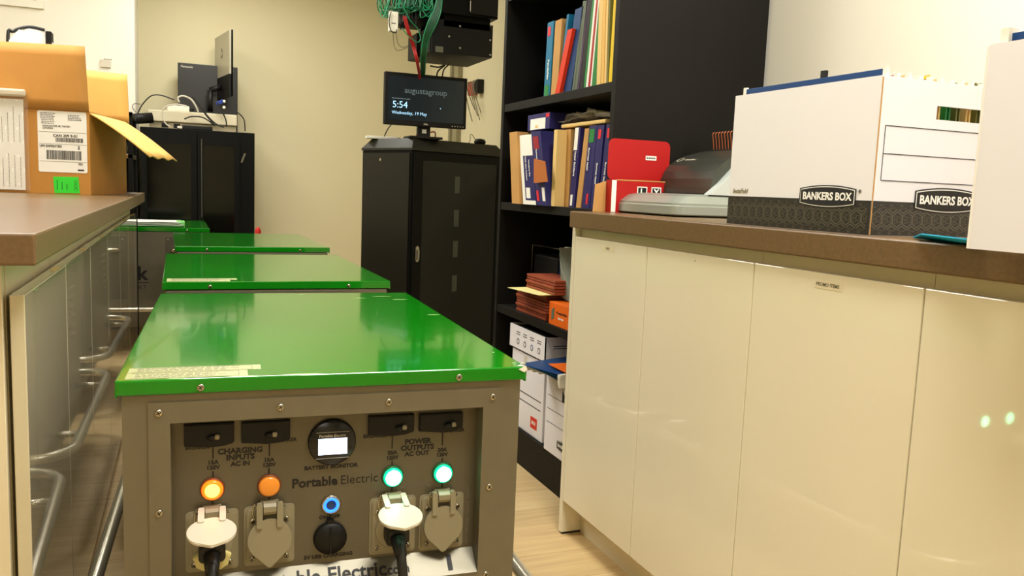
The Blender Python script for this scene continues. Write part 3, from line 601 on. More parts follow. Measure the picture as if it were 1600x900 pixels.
# lower shelf
Z = SH[1]
def pile(name, label, cat, pxa, pya, pxb, pyb, h, mt, front=0, dep=.3, rot=0, z=Z, extra=0, parts=None):
    X = BX+.02+front; a = onx(pxa, pya, X).y; bq = onx(pxb, pyb, X).y
    b = MB()
    if extra:
        for k in range(extra):
            o_ = .004*math.sin(k*2.3); b.box(o_, dep, o_*.5, a-bq+o_*.5, h*k/extra, h*(k+.82)/extra, bev=.001)
    else: b.box(0, dep, 0, a-bq, 0, h, bev=.0015)
    ob = b.build(name, mt, None, (X, bq, z), rot); return tag(ob, label, cat)
r1 = pile('expanding_folder', 'brown expanding folders stacked lowest on the lower shelf', 'expanding folders', 806, 488, 852, 500, .085, RUST, extra=8, dep=.26)
bo = onx(850, 500, BX+.02).y
yp = thing('paper_pile', 'pale yellow papers spread between the two stacks of brown folders', 'papers', (BX-.0, bo-.02, Z+.086))
for k in range(4): MB().box(0-.01*k, .27, 0-.01*k, .23-.015*k, .002*k+.001, .002*k+.0022, M=Matrix.Rotation(.06*k-.05, 4, 'Z')).build('sheet', mat('yellow_paper', lin(226, 220, 150), .6), yp)
r2 = pile('expanding_folder', 'second stack of brown expanding folders lying on yellow papers', 'expanding folders', 822, 450, 866, 463, .05, RUST, extra=5, dep=.25, z=Z+.0955)
ob_ = pile('file_box', 'orange box with folder picture on the lower shelf beside the cabinet', 'file box', 857, 505, 888, 520, .075, ORNG, dep=.3, front=-.01)
b = MB(); b.m(0).prism([(.0, 0), (.02, .01), (.02, .045), (0, .035)], 0, .0006, FACE('-x', (-.0003, .13, .015))).m(1).text('10 hanging folders', .011, FACE('-x', (-.0003, .055, .045)), bold=.02).m(2).text('letter size', .010, FACE('-x', (-.0003, .06, .028)), bold=.03)
b.build('printed_picture', [GREYG, INK, PAPER], ob_)
t = thing('plastic_file_sorter', 'fan of grey translucent folders leaning on the lower shelf', 'file sorter', (BX+.06, 2.36, Z+.075+.001))
for k in range(9):
    M = Matrix.Translation((.0, -.018+.02*k*.5, .0)) @ Matrix.Rotation(radians(-38+k*3.2), 4, 'X')
    MB().box(0, .3, 0, .002, 0.0, .17, M=Matrix.Translation((0, .06+.0*k, .001*k))@M).build('folder', mat('grey_translucent', lin(150, 156, 140), .35), t)
hf = thing('hanging_file_frame', 'black wire file frame with blue hanging folder at the back of the lower shelf', 'file frame', (BX+.12, 2.46, Z))
MB().tube([(0, 0, 0), (0, 0, .235), (0, .42, .235), (0, .42, 0)], .004, 8, smoothp=False).tube([(.3, 0, 0), (.3, 0, .235), (.3, .42, .235), (.3, .42, 0)], .004, 8, smoothp=False).build('wire_frame', CHROME, hf)
MB().box(-.006, .31, .1, .104, .02, .243).box(-.006, .31, .16, .164, .02, .243).build('hanging_folder', BLUE, hf); MB().box(-.012, .004, .09, .12, .236, .248).build('hook', WHITEP, hf)
MB().box(.004, .296, .2, .41, .006, .2, bev=.004).build('black_wallet', BLACKP, hf)

# bottom shelf: archive boxes
def lettering_logo(b, M, s=1.0, mi=(0, 1)):
    """black shield with white outline and the box maker's words, centred at M"""
    def shield(w_, h_, k): 
        o = []
        for i in range(13): o.append((-w_+2*w_*i/12, h_*(1-.0)+k*(1-(abs(-1+2*i/12))**2)-k*.0))
        for i in range(13): o.append((w_-2*w_*i/12, -h_-k*(1-(abs(-1+2*i/12))**2)))
        return o
    b.m(mi[0]).prism(shield(.066*s, .0135*s, .006*s), 0, .0006, M)
    b.m(mi[1]).prism(shield(.0635*s, .0118*s, .0055*s), .0006, .0009, M)
    b.m(mi[0]).prism(shield(.0622*s, .0107*s, .0052*s), .0009, .0012, M)
    b.m(mi[1]).text('BANKERS BOX', .0178*s, M@Matrix.Translation((0, 0, .0013)), bold=.03, sx=.97)
def archive(name, label, X0, X1, Y0, Y1, z, h, group=None):
    t = thing(name, label, 'file box', (X0, Y0, z), 0, group); return t, X1-X0, Y1-Y0
z0 = SH[0]+.001
ya, yb = 2.785, 2.485
t = thing('archive_box', 'white archive box with two black lines and a red label, on the bottom shelf', 'file box', (BX+.012, yb+.005, z0))
W_ = ya-yb-.01
MB().box(0, .36, 0, W_, 0, .28, bev=.002).build('box_body', CARDW, t)
b = MB(); b.m(0); Mx = FACE('-x', (-.0002, 0, 0))
b.box(-.0006, 0, .02, W_-.03, .135, .138).box(-.0006, 0, .02, W_-.03, .105, .108).m(1).box(-.0007, 0, .045, .1, .03, .07).m(2).text('BOX', .016, FACE('-x', (-.001, .0725, .05)), bold=.04)
b.m(3).box(-.0005, 0, W_*.52, W_*.62, .20, .27).m(0).text('letter / legal', .016, FACE('-y', (.06, -.0006, .12)), bold=.03)
b.build('printed_lines', [INK, colour('red_label', 214, 52, 36, .5), PAPER, mat('pale_grey_tape', lin(206, 202, 188), .5)], t)
t = thing('box_lid_tray', 'shallow white box with row of small round icons on top of the lined archive box', 'box', (BX+.008, yb, z0+.282))
MB().box(0, .004, 0, W_+.03, 0, .085).box(.32, .324, 0, W_+.03, 0, .085).box(0, .324, 0, .004, 0, .085).box(0, .324, W_+.026, W_+.03, 0, .085).box(0, .324, 0, W_+.03, 0, .003).build('tray', CARDW, t)
b = MB()
for k in range(4):
    yy = .05+k*.062
    b.m(1 if k == 1 else 0).lathe([(.011, 0), (.011, .0006), (.008, .0006)], FACE('-x', (-.0001, yy, .03)), seg=16)
    for r in range(2): b.m(0).box(-.0006, 0, yy-.016, yy+.016, .055+r*.008, .0575+r*.008)
for r in range(2): b.m(0).box(.03, .09, -.0006, 0, .045+r*.008, .0475+r*.008)
b.build('printed_icons', [INK, colour('blue_ink', 30, 60, 130)], t)
MB().box(.02, .3, .03, W_, .004, .083, bev=.004).build('dark_contents', BLACKP, t)
t = thing('archive_box', 'white archive box with blank lines and dark shield logo, nearest on the bottom shelf', 'file box', (BX-.003, 2.125, z0))
MB().box(0, .36, 0, .315, 0, .262, bev=.002).build('box_body', CARDW, t)
b = MB()
for zz_ in (.19, .145, .1): b.m(0).box(-.0006, 0, .02, .3, zz_, zz_+.0015)
b.prism([(.15, .19), (.19, .19), (.19, .23)], -.0006, 0, Matrix(((0, 0, 1, 0), (1, 0, 0, 0), (0, 1, 0, 0), (0, 0, 0, 1))))
lettering_logo(b, FACE('-x', (-.0002, .155, .045)), .9, (0, 1)); b.build('printed_label', [INK, PAPER], t)
t = thing('hanging_folders', 'blue hanging folders with white hooks resting on the nearest bottom shelf box', 'hanging folders', (BX-.04, 2.20, z0+.264))
for k in range(5):
    M = Matrix.Rotation(radians(-5+k*6), 4, 'Z')@Matrix.Translation((0, 0, .001+.008*k+.0))
    s_ = MB().box(0, .3, 0, .23, 0, .0022, M=M).build('folder', [BLUE, TEAL][k % 2], t)
    [MB().box(-.024, .006, yy-.006, yy+.006, -.002, .008, M=M).build('hook', WHITEP, s_) for yy in (.02, .21)]
MB().box(.0, .25, .03, .15, .042, .046, bev=.001).build('orange_folder', ORNG, t)

# ---------------------------------------------------------------- things on the right counter
def hex_pattern(b, M, x0, x1, y0, y1):
    """interlocking printed hexagons with B shapes"""
    r = .0125; dx = r*1.75; dy = r*1.35; row = 0; y = y0+r*.2
    def ring(cx, cy, R, t, k=6, rot=pi/6, sx=1, sy=1):
        for i in range(k):
            a0 = rot+2*pi*i/k; a1 = rot+2*pi*(i+1)/k
            q = [(cx+sx*rr_*cos(a), cy+sy*rr_*sin(a)) for rr_, a in ((R, a0), (R, a1), (R-t, a1), (R-t, a0))]
            if all(x0 <= p[0] <= x1 and y0 <= p[1] <= y1 for p in q): b.sheet([M@Vector((p[0], p[1], .0003)) for p in q], .0001)
    while y < y1+r:
        x = x0+(row % 2)*dx/2
        while x < x1+r:
            ring(x, y, r, .0022, sy=1.1); ring(x-.0035, y+.003, .0042, .0012, 4, pi/4); ring(x-.0035, y-.0035, .0042, .0012, 4, pi/4); ring(x+.004, y, .0045, .001, 4, pi/4, sy=1.5)
            x += dx
        y += dy*1.35; row += 1
def shell(x0, x1, y0, y1, h, t=.004, hole=None):
    """open-topped cardboard box walls; hole cut in the y0 face: (xa, xb, za, zb)"""
    b = MB(); b.box(x0, x1, y0, y1, 0, t).box(x0, x0+t, y0, y1, t, h).box(x1-t, x1, y0, y1, t, h).box(x0+t, x1-t, y1-t, y1, t, h)
    if hole:
        xa, xb, za, zb = hole
        b.box(x0+t, xa, y0, y0+t, t, h).box(xb, x1-t, y0, y0+t, t, h).box(xa, xb, y0, y0+t, t, za).box(xa, xb, y0, y0+t, zb, h)
    else: b.box(x0+t, x1-t, y0, y0+t, t, h)
    return b
bx, by, bh = 1.031, 1.012, .2525
t = thing('file_storage_box', 'white and black file box printed BANKERS BOX, full of files, on the right counter', 'file box', (bx, by, CZ1+.0005))
shell(0, .31, 0, .37, bh, hole=(.122, .237, .192, .214)).build('box_walls', CARDW, t)
b = MB(); b.m(0).box(-.0006, .0002, .0005, .37, .001, .056).box(.0, .31, -.0006, .0002, .001, .056)
b.m(1); hex_pattern(b, FACE('-x', (-.0006, .37, 0)), .002, .366, .002, .054); hex_pattern(b, FACE('-y', (0, -.0006, 0)), .002, .308, .002, .054)
b.build('patterned_base_print', [CARDB, CARDB2], t)
b = MB(); lettering_logo(b, FACE('-x', (-.0008, .099, .0605)), 1.0, (0, 1)); b.build('printed_logo', [INK, PAPER], t)
b = MB(); lettering_logo(b, FACE('-y', (.163, -.0008, .0605)), 1.1, (0, 1)); b.build('printed_logo', [INK, PAPER], t)
b = MB()
b.m(0).text('®', .008, FACE('-x', (-.0005, .026, .07))).m(0)
for (xa, xb, za, zb) in ((.014, .3, .175, .1762), (.016, .3, .0885, .0897), (.0145, .3, .131, .1322), (.014, .0152, .0885, .1762), (.299, .3002, .0885, .1762)): b.box(xa, xb, -.0005, 0, za, zb)
b.m(2).text('SMOOTHFOLD'[2:] if False else 'InstaFold', .0125, FACE('-x', (-.0005, .335, .066)), bold=.02, shear=.3)
b.build('printed_marks', [INK, PAPER, GREYP], t)
MB().box(.0, .0022, -.0008, .0002, .002, .25).build('seam', TAN, t)
# folders inside (things of their own): blue hanging folder rail and many tabs
cl_ = [(BLUE, 'blue'), (REDK, 'red'), (MANILA, 'manila'), (CRIM, 'crimson'), (OLIVE, 'olive'), (MANILA, 'manila'), (FGREEN, 'green'), (OLIVE, 'dark olive'), (MANILA, 'manila'), (OLIVE, 'olive'), (MANILA, 'manila'), (GREYG, 'grey-green')]
wh = ['showing along the aisle-side rim of the white and black box', 'second from the aisle, red through the hand hole', 'third from the aisle in the white and black box', 'crimson edge inside the hand hole', 'fifth from the aisle in the white and black box', 'in the middle of the white and black box', 'seventh from the aisle in the white and black box', 'behind the centre of the hand hole', 'ninth from the aisle in the white and black box', 'tenth from the aisle in the white and black box', 'next to the last folder in the white and black box', 'last folder, at the wall side of the white and black box']
for k, (m_, nm) in enumerate(cl_):
    x = .012+k*.0235; hgt = bh+.012 if k == 0 else bh+.002+.002*(k % 3)
    o = MB().box(0, .0035, .01, .355, .006, hgt, bev=.0005).box(.008, .011, .01, .355, .006, hgt-.02).build('hanging_folder', m_, None, (bx+x, by, CZ1+.001))
    tag(o, nm+' hanging folder '+wh[k], 'folder', 'folders inside the open file box')
    [MB().box(-.001, .005, yy, yy+.008, hgt-.012, hgt+.003).build('rail_hook', WHITEP, o) for yy in (.004, .353)]
    if k: MB().box(.001, .0025, .02+.008*(k % 4), .07+.008*(k % 4), hgt-.004, hgt+.008).build('index_tab', [PAPER, YELLOW, PAPER, GREYP][k % 4] if k < 9 else OLIVE, o)
    else:
        MB().box(.0, .006, .14, .152, hgt, hgt+.012).build('clip', BLACKP, o)
# second, plain white box at the right edge
bq = Vector((.925, .745, CZ1+.0005))
t = thing('file_storage_box', 'plain white file box cut off by the right edge of the photo', 'file box', (bq.x, bq.y-.38, bq.z))
shell(0, .31, 0, .38, .25).build('box_walls', CARDW, t)
MB().box(-.001, .002, .379, .382, .0, .248).build('worn_corner', PAPER, t)
o = tag(MB().box(0, .004, .0, .36, .02, .262, bev=.0005).build('hanging_folder', BLUE, None, (bq.x+.012, bq.y-.375, bq.z)), 'blue hanging folder rising above the rim of the plain white box', 'folder')
MB().box(-.006, .01, .355, .366, .25, .268).build('rail_hook', WHITEP, o)
# cyan folder
a_, b_ = Vector((1.137, 1.0, 0)), Vector((1.075, .80, 0))
b = MB(); b.grid(lambda u, v: (-.07*u+.03*u*v+.03*v*(u), -.2*u, .001+.016*u*(1-v)), 10, 6); o = b.build('plastic_folder', CYAN, None, (1.145, 1.006, CZ1))
sm = o.modifiers.new('s', 'SOLIDIFY'); sm.thickness = .002
b = MB(); 
o.data.clear_geometry(); bm_ = bmesh.new(); pts = [onz(1427, 370, CZ1+.003), onz(1440, 364.5, CZ1+.012), onz(1540, 376, CZ1+.010), onz(1540, 383, CZ1+.001), onz(1480, 377.5, CZ1+.001)]
o.location = pts[0]; vs = [bm_.verts.new(p-pts[0]) for p in pts]; bm_.faces.new(vs); bm_.to_mesh(o.data); bm_.free()
tag(o, 'bright cyan plastic folder lying between the two white file boxes', 'folder')
# comb binding machine
bm0 = thing('binding_machine', 'grey comb binding machine with raised wire comb on the right counter', 'binding machine', (1.147, 1.762, CZ1+.0005))
def inset(o, k, kx=.5):
    cx = min(p[0] for p in o)*(1-kx)+max(p[0] for p in o)*kx; cy = sum(p[1] for p in o)/len(o); return [(cx+(p[0]-cx)*k, cy+(p[1]-cy)*k) for p in o]
SIL = mat('silver_plastic', lin(150, 156, 146), .32, metal=.35); SILD = mat('gunmetal_plastic', lin(70, 72, 64), .3, metal=.4)
def loft(b, outs, zs):
    rings = [[b.bm.verts.new((x, y, z)) for x, y in o] for o, z in zip(outs, zs)]; n = len(outs[0])
    for A_, B_ in zip(rings, rings[1:]):
        for i in range(n): b._tag([b.bm.faces.new((A_[i], A_[(i+1)%n], B_[(i+1)%n], B_[i]))])
    b._tag([b.bm.faces.new(rings[0][::-1]), b.bm.faces.new(rings[-1])]); return b
outl = rrect(0, .40, 0, .335, .028, 5); outl2 = rrect(.004, .39, .004, .331, .028, 5); outl3 = rrect(.03, .385, .02, .315, .03, 5); outl4 = rrect(.07, .38, .03, .30, .03, 5)
loft(MB(), [outl2, outl, outl, outl2, outl2, outl3, outl4], [.003, .006, .026, .029, .034, .052, .058]).build('base_tray', SIL, bm0)
b = MB()
for (x, y) in ((.03, .03), (.37, .03), (.03, .3), (.37, .3)): b.cyl((x, y, 0), (x, y, .004), .01)
b.build('rubber_foot', CORDM, bm0)
L0 = bm0.location; HF = 2.055
prof = []
for (px, py) in ((1029, 303), (1030, 292), (1033, 279), (1038, 268), (1045, 259), (1056, 250.5), (1072, 243.5), (1088, 239), (1104, 236)):
    v = ony(px, py, HF); prof.append((v.x-L0.x, v.z-L0.z))
xe, ze = prof[-1]; prof += [(xe+.04, ze+.001), (xe+.075, ze-.012), (xe+.09, ze-.04), (xe+.095, .056)]
XZ = Matrix(((1, 0, 0, 0), (0, 0, 1, 0), (0, 1, 0, 0), (0, 0, 0, 1)))
b = MB(); b.prism(prof, .045, HF-L0.y, XZ, bev=0, smooth=False); b.build('hood', SILD, bm0)
MB().box(prof[0][0]-.004, prof[0][0]+.05, .05, HF-L0.y-.01, .056, .061).build('paper_slot', INK, bm0)
# pale end cap on the near end, its front edge a straight diagonal
x0_ = prof[0][0]; b = MB(); b.prism([(x0_-.02, .058), (x0_+.02, .09), (x0_+.075, .145), (xe+.03, ze+.004), (xe+.075, ze-.008), (xe+.098, .058)], .02, .0449, XZ, bev=0)
b.build('end_cap', mat('light_silver_plastic', lin(196, 204, 200), .3, metal=.2), bm0)
# maker's mark on the curved front, at its far end
v = onx(1049, 262, L0.x+prof[5][0]); nrm = (Vector((prof[6][0]-prof[4][0], 0, prof[6][1]-prof[4][1]))).normalized()
Ml = Matrix(((0, nrm.x, -nrm.z, prof[5][0]-.0006), (-1, 0, 0, HF-L0.y-.045), (0, nrm.z, nrm.x, prof[5][1]+.0006), (0, 0, 0, 1)))
b = MB(); b.lathe([(.012, 0), (.012, .0006), (.0106, .0006), (.0106, 0)], Ml@Matrix.Translation((-.02, 0, 0)), seg=24).text('CombBind', .012, Ml@Matrix.Translation((.028, 0, 0))); b.build('hood_lettering', GREYL, bm0)
b = MB(); yh = HF-L0.y-.03
for k in range(15):
    y = yh-.0138*k
    b.tube([(xe+.004, y, ze-.002), (xe+.0, y, ze+.026), (xe-.004, y, ze+.046), (xe+.002, y, ze+.052)], .0016, 6)
b.build('metal_comb', mat('copper_wire', lin(176, 96, 60), .3, metal=.6), bm0)
MB().box(xe-.004, xe+.012, .06, yh+.008, ze-.012, ze+.003, bev=.002).build('comb_holder', SILD, bm0)
# red carton with open flap
rq = onz(955, 328, CZ1)
rb = thing('red_carton', 'open red carton with upright flap behind the binding machine', 'carton', (1.122, 2.03, CZ1+.0005), 0)
b = shell(0, .245, 0, .033, .09, .002); b.build('carton_walls', REDK, rb)
MB().prism(rrect(.0, .2, .09, .205, .018), 0, .002, FACE('-y', (0, .0315, 0))).build('open_flap', REDK, rb)
MB().box(.0, .014, -.0007, .0, .001, .089).build('white_edge', PAPER, rb); MB().box(.014, .245, -.0008, .0004, .0885, .0915).build('worn_fold', TAN, rb)
MB().sheet([(-.001, .032, 0), (-.001, .034, .086), (-.035, .034, .075), (-.04, .032, .0)], .002).build('side_flap', TAN, rb)
b = MB()
for k, ch in enumerate('LYS'):
    x = .097+k*.046; b.m(0).box(x-.016, x+.016, -.0008, 0, .042, .074).m(1).box(x-.013, x+.013, -.0012, -.0008, .045, .071).m(0).text(ch, .026, FACE('-y', (x, -.0013, .058)), bold=.03)
b.m(0).box(.12, .155, .0285, .0292, .150, .162).m(1)
for k in range(5): b.box(.123+k*.006, .127+k*.006, .028, .0286, .154, .158)
b.build('printed_letters', [PAPER, INK], rb)

# ---------------------------------------------------------------- server rack at the corner, turned towards the aisle
RC = Vector((1.14, 4.2, 0)); RR = radians(23); RW, RD, RH = .68, .45, 1.235
sr = thing('server_rack', 'black server rack with glazed door, angled in the far right corner', 'server rack', RC, RR)
b = MB(); b.box(.004, RW-.004, .006, RD-.004, .03, 1.17, bev=.004)
for x in (.04, RW-.04):
    for y in (.05, RD-.05): b.cyl((x, y, 0), (x, y, .03), .02)
b.build('cabinet_body', BLACKM, sr)
def taper(b, x0, x1, y0, y1, z0, z1, k):
    a = [(x0, y0), (x1, y0), (x1, y1), (x0, y1)]; c = [(x0+k, y0+k), (x1-k, y0+k), (x1-k, y1-k), (x0+k, y1-k)]
    return loft(b, [a, a, c], [z0, z0+.012, z1])
tp = taper(MB(), 0, RW, 0, RD, 1.17, RH, .04).build('top_cover', mat('grey_black_metal', lin(34, 34, 26), .45, spec=.3), sr)
MB().box(-.0015, .004, .02, RD-.02, .08, 1.155, bev=.001).build('side_panel', mat('brown_black_metal', lin(26, 24, 16), .45, spec=.3), sr)
b = MB(); b.box(.012, .07, -.008, .0055, .05, 1.16).box(RW-.07, RW-.012, -.008, .0055, .05, 1.16).box(.07, RW-.07, -.008, .0055, 1.12, 1.16).box(.07, RW-.07, -.008, .0055, .05, .1)
dr = b.build('door', BLACKM, sr)
MB().box(.07, RW-.07, -.005, -.001, .1, 1.12).build('door_glass', BLACKG, dr)
MB().prism(rrect(-.011, .011, -.042, .042, .011), 0, .006, FACE('-y', (.042, -.008, .63)), bev=.002).box(.036, .048, -.024, -.012, .60, .655, bev=.003).build('door_latch', mat('satin_steel', lin(170, 168, 150), .3, metal=.9), dr)
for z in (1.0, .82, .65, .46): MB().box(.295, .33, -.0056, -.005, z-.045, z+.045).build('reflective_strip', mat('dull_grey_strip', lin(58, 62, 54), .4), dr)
MB().cyl((-.004, RD*.6, 1.12), (-.0015, RD*.6, 1.12), .008).build('side_lock', CHROME, sr)
MB().box(-.003, -.0015, RD*.84, RD*.9, .92, .95).build('side_clip', INK, sr); MB().box(-.003, -.0015, RD*.1, RD*.14, .92, .94).build('side_clip', INK, sr)
Mr = Matrix.Translation(RC)@Matrix.Rotation(RR, 4, 'Z')
# white flat device on the rack's far left corner
o = MB().box(-.11, .06, -.03, .05, .0005, .016, bev=.003).build('router', WHITEP, None, Mr@Vector((.10, .36, RH)), radians(-4))
tag(o, 'flat white network device on the left end of the server rack', 'router'); MB().box(.06, .075, -.025, .045, .002, .013).build('end_cap', BLACKP, o)
o = thing('webcam', 'small round black puck with thin cable on the right end of the server rack', 'webcam', Mr@Vector((.585, .12, RH)))
MB().lathe([(0, 0), (.026, .0), (.034, .012), (.034, .02), (.026, .032), (0, .036)]).build('puck', BLACKP, o)
MB().tube([(-.02, 0, .02), (-.05, .02, .06), (-.065, .0, .01), (-.12, .02, .006)], .0018, 6).build('cable', CORDM, o)
# computer monitor
Y = 4.27; TL, BR_ = ony(602, 109, Y), ony(728, 204, Y)
mw = BR_.x-TL.x; mh = TL.z-BR_.z-.012; zb_ = BR_.z+.006
mo = thing('computer_monitor', 'black monitor on the server rack, dark screen showing 5:54', 'monitor', (TL.x+mw/2, Y, RH))
mz = zb_-RH
bz = MB().box(-mw/2, mw/2, 0, .035, mz, mz+mh, bev=.004).build('bezel', BLACKP, mo)
F2 = lambda x, z: FACE('-y', (x, -.0012, mz+z))
b = MB().box(-mw/2+.017, mw/2-.017, -.0008, .0005, mz+.026, mz+mh-.018); b.build('screen', mat('dark_screen', lin(14, 18, 20), .25, emit=(.05, .08, .09, 1), estr=.12), bz)
SLOG = mat('dim_logo_text', lin(60, 74, 74), .5, emit=(.3, .4, .4, 1), estr=.22); STXT = mat('bright_screen_text', lin(150, 200, 235), .5, emit=(.35, .62, .85, 1), estr=1.0)
MB().text('augustagroup', .041, F2(-.004, mh*.67), bold=.01, sx=1.05).build('screen_logo', SLOG, bz)
MB().text('5:54', .048, F2(-mw/2+.04, mh*.385), align='LEFT').build('screen_clock', STXT, bz)
MB().text('Wednesday, 19 May', .023, F2(-mw/2+.038, mh*.235), align='LEFT').build('screen_date', STXT, bz)
MB().text('Press Ctrl Alt Delete to unlock', .0075, F2(-mw/2+.038, mh*.505), align='LEFT').build('screen_hint', mat('faint_screen_text', lin(120, 140, 150), .5, emit=(.4, .5, .55, 1), estr=.5), bz)
MB().box(.075, .079, -.0018, -.001, mz+mh*.36, mz+mh*.36+.005).build('screen_cursor', STXT, bz)
b = MB().text('DELL', .011, F2(0, .012), bold=.03)
for k in range(5): b.box(mw/2-.08+k*.015, mw/2-.075+k*.015, -.0016, .0, mz+.009, mz+.013)
b.build('bezel_marks', GREYL, bz)
st = MB().box(-.035, .035, .03, .06, .012, mz+.1, bev=.004).build('stand_neck', DARKP, mo); MB().box(-.012, .012, .0285, .0305, .03, .05).build('neck_sticker', PAPER, st)
MB().box(-.09, .09, -.02, .12, .0, .012, bev=.004).build('stand_base', DARKP, mo)
# cables on the rack behind the monitor
def cable(label, pts, r, m_, name='cable', cat='cable', group=None):
    p0 = Vector(pts[0]); o = MB().tube([Vector(p)-p0 for p in pts], r, 8).build(name, m_, None, p0); return tag(o, label, cat, group)
cable('thin black cable looping left of the monitor stand', [(1.03, 4.36, RH+.004), (1.05, 4.35, RH+.05), (1.10, 4.34, RH+.11), (1.13, 4.33, RH+.15)], .003, CORDM)
cable('red wires tangled behind the monitor foot', [(1.22, 4.44, RH+.008), (1.25, 4.45, RH+.05), (1.31, 4.42, RH+.01), (1.27, 4.43, RH+.03), (1.33, 4.44, RH+.05), (1.35, 4.5, RH+.008)], .0035, REDC)

# ---------------------------------------------------------------- wall-mounted network gear on the right wall
def wp(px, py, y): return ony(px, py, y)
g = thing('network_enclosure', 'black hanging metal box with screwed front plate above the monitor', 'network enclosure', (1.17, 4.0, 1.64))
MB().box(-.005, .317, .012, .38, .0, .125, bev=.002).build('enclosure_body', BLACKM, g)
fp = MB().box(.0, .317, 0, .0115, .0, .160, bev=.001).build('front_plate', BLACKP, g)
for (px, py) in ((767, 40), (766, 63), (766, 86), (719, 41), (702, 57), (719, 75)):
    v = ony(px, py, 4.0)-g.location; make_screw(fp, v.x, .0, v.z, r=.0045, mt=GREYL)
MB().box(-.02, .0, .2, .37, .0, .12, bev=.002).build('cable_tray', BLACKM, g)
fr = thing('ceiling_rack_frame', 'two black posts from the ceiling carrying the boxes above the monitor', 'rack frame', (1.22, 4.381, 1.66))
for x in (0, .22): MB().box(x, x+.03, 0, .03, 0, CEIL-1.66).build('post', BLACKM, fr)
MB().box(.02, .06, -.001, .0, .002, .03).build('grey_cover', mat('grey_cover', lin(96, 98, 80), .5), g)
g2 = thing('network_switch', 'larger black box mounted above the screwed plate at the top edge', 'network switch', (1.20, 3.97, 1.825))
MB().box(0, .30, 0, .41, 0, .36, bev=.003).build('switch_body', BLACKM, g2)
MB().box(.15, .295, -.012, 0, .01, .34, bev=.002).build('front_cover', BLACKP, g2); MB().box(.148, .151, -.014, -.011, .02, .07).build('bright_edge', GREYL, g2)
MB().box(.03, .27, .03, .30, -.055, -.0005).build('underside_box', BLACKM, g2)
g3 = thing('patch_panel', 'dark patch panel bracket with slanting arms where the green cables plug in', 'patch panel', (1.04, 4.05, 1.80))
MB().box(.03, .155, .0, .3, .0, .5, bev=.002).build('panel_body', BLACKM, g3)
MB().sheet([(-.01, .02, -.06), (.15, -.03, .045), (.15, -.03, .07), (-.01, .02, -.03)], .02).build('slanting_arm', DARKP, g3)
MB().sheet([(-.01, .02, .01), (.16, -.03, .12), (.16, -.03, .135), (-.01, .02, .03)], .02).build('slanting_arm', DARKP, g3)
for k in range(5): MB().box(.02+k*.025, .036+k*.025, -.006, 0, .12, .13).build('port', GREYP, g3)
# green cables
Yg = 3.98
gl = 'green patch cables looping down in a tangle beside the patch panel'
for k in range(30):
    x0 = random.uniform(590, 668); 
    pts = [wp(x0+random.uniform(5, 30), -40, Yg+.0), wp(x0, random.uniform(-12, 2), Yg-.02*random.random()), wp(x0+random.uniform(-6, 18), random.uniform(8, 30), Yg-.04*random.random()), wp(min(676, x0+random.uniform(10, 34)), random.uniform(-4, 12), Yg-.03*random.random()), wp(min(672, x0+random.uniform(10, 30)), -30, Yg)]
    cable(gl, pts, .0026, GREENC if k % 3 else GREEND, 'network_cable', 'cable', 'tangled green patch cables')
for k in range(8):
    x0 = 590+k*6
    cable('black and dark cables hanging down among the green tangle', [wp(x0+10, -40, Yg+.03), wp(x0+2, 0, Yg+.03), wp(x0+6, 14+3*(k % 3), Yg+.02), wp(x0+18, 26+4*(k % 4), Yg+.02), wp(x0+14, -30, Yg+.03)], .0026, CORDM, 'black_cable', 'cable', 'black cables in the tangle')
for k in range(7):
    d = k*1.7
    cable('long green cables falling in a bundle past the enclosure to the monitor', [wp(692-d*.3, -40, 3.9), wp(690-d, 10, 3.9), wp(683-d*1.4, 35, 3.9), wp(670-d*.9, 62, 3.93), wp(665-d*.7, 90, 4.0), wp(662-d*.5, 125, 4.33), (1.19+.004*k, 4.36, RH+.16)], .003, GREENC if k in (0, 6) else GREEND, 'network_cable', 'cable', 'falling bundle of green cables')
for k in range(3):
    cable('red cables falling diagonally to the monitor', [wp(630+k*2, 26, 3.96), wp(636+k*2, 48, 3.96), wp(644+k*2, 72, 3.98), wp(651+k*1.5, 100, 4.0), wp(654+k, 130, 4.33), (1.17+.004*k, 4.38, RH+.16)], .0032, REDC, 'network_cable', 'cable', 'pair of red cables')
pa = ony(609, 17, 3.93); pb_ = ony(622, 50, 3.93)
o = MB().box(0, pb_.x-pa.x, 0, .03, 0, pa.z-pb_.z, bev=.003).build('power_adapter', WHITEP, None, (pa.x, 3.93, pb_.z)); tag(o, 'white power adapter hanging in the green cable tangle', 'power adapter')
MB().box(.01, .03, -.0005, 0, .035, .04).build('printed_mark', INKG, o)
for k, q in enumerate((((614, 50), (616, 72), (622, 79), (637, 74)), ((618, 48), (622, 68), (630, 74), (638, 71)))):
    cable(['grey lead looping from the adapter to the enclosure, lower one', 'grey lead looping from the adapter to the enclosure, upper one'][k], [wp(x, y, 3.96+.03*i) for i, (x, y) in enumerate(q)], .0014, INKG)
cable('black lead curling round the white power adapter', [wp(611, 18, 3.92), wp(608, 34, 3.92), wp(611, 48, 3.92), wp(618, 51, 3.92), wp(620, 46, 3.925)], .0025, CORDM)
cable('green cable curling across the front of the slanting arm', [wp(630, 10, 3.94), wp(641, 32, 3.94), wp(652, 44, 3.95), wp(657, 60, 3.95), wp(652, 66, 3.95), wp(640, 58, 3.95), wp(628, 44, 3.95)], .0025, GREENC)
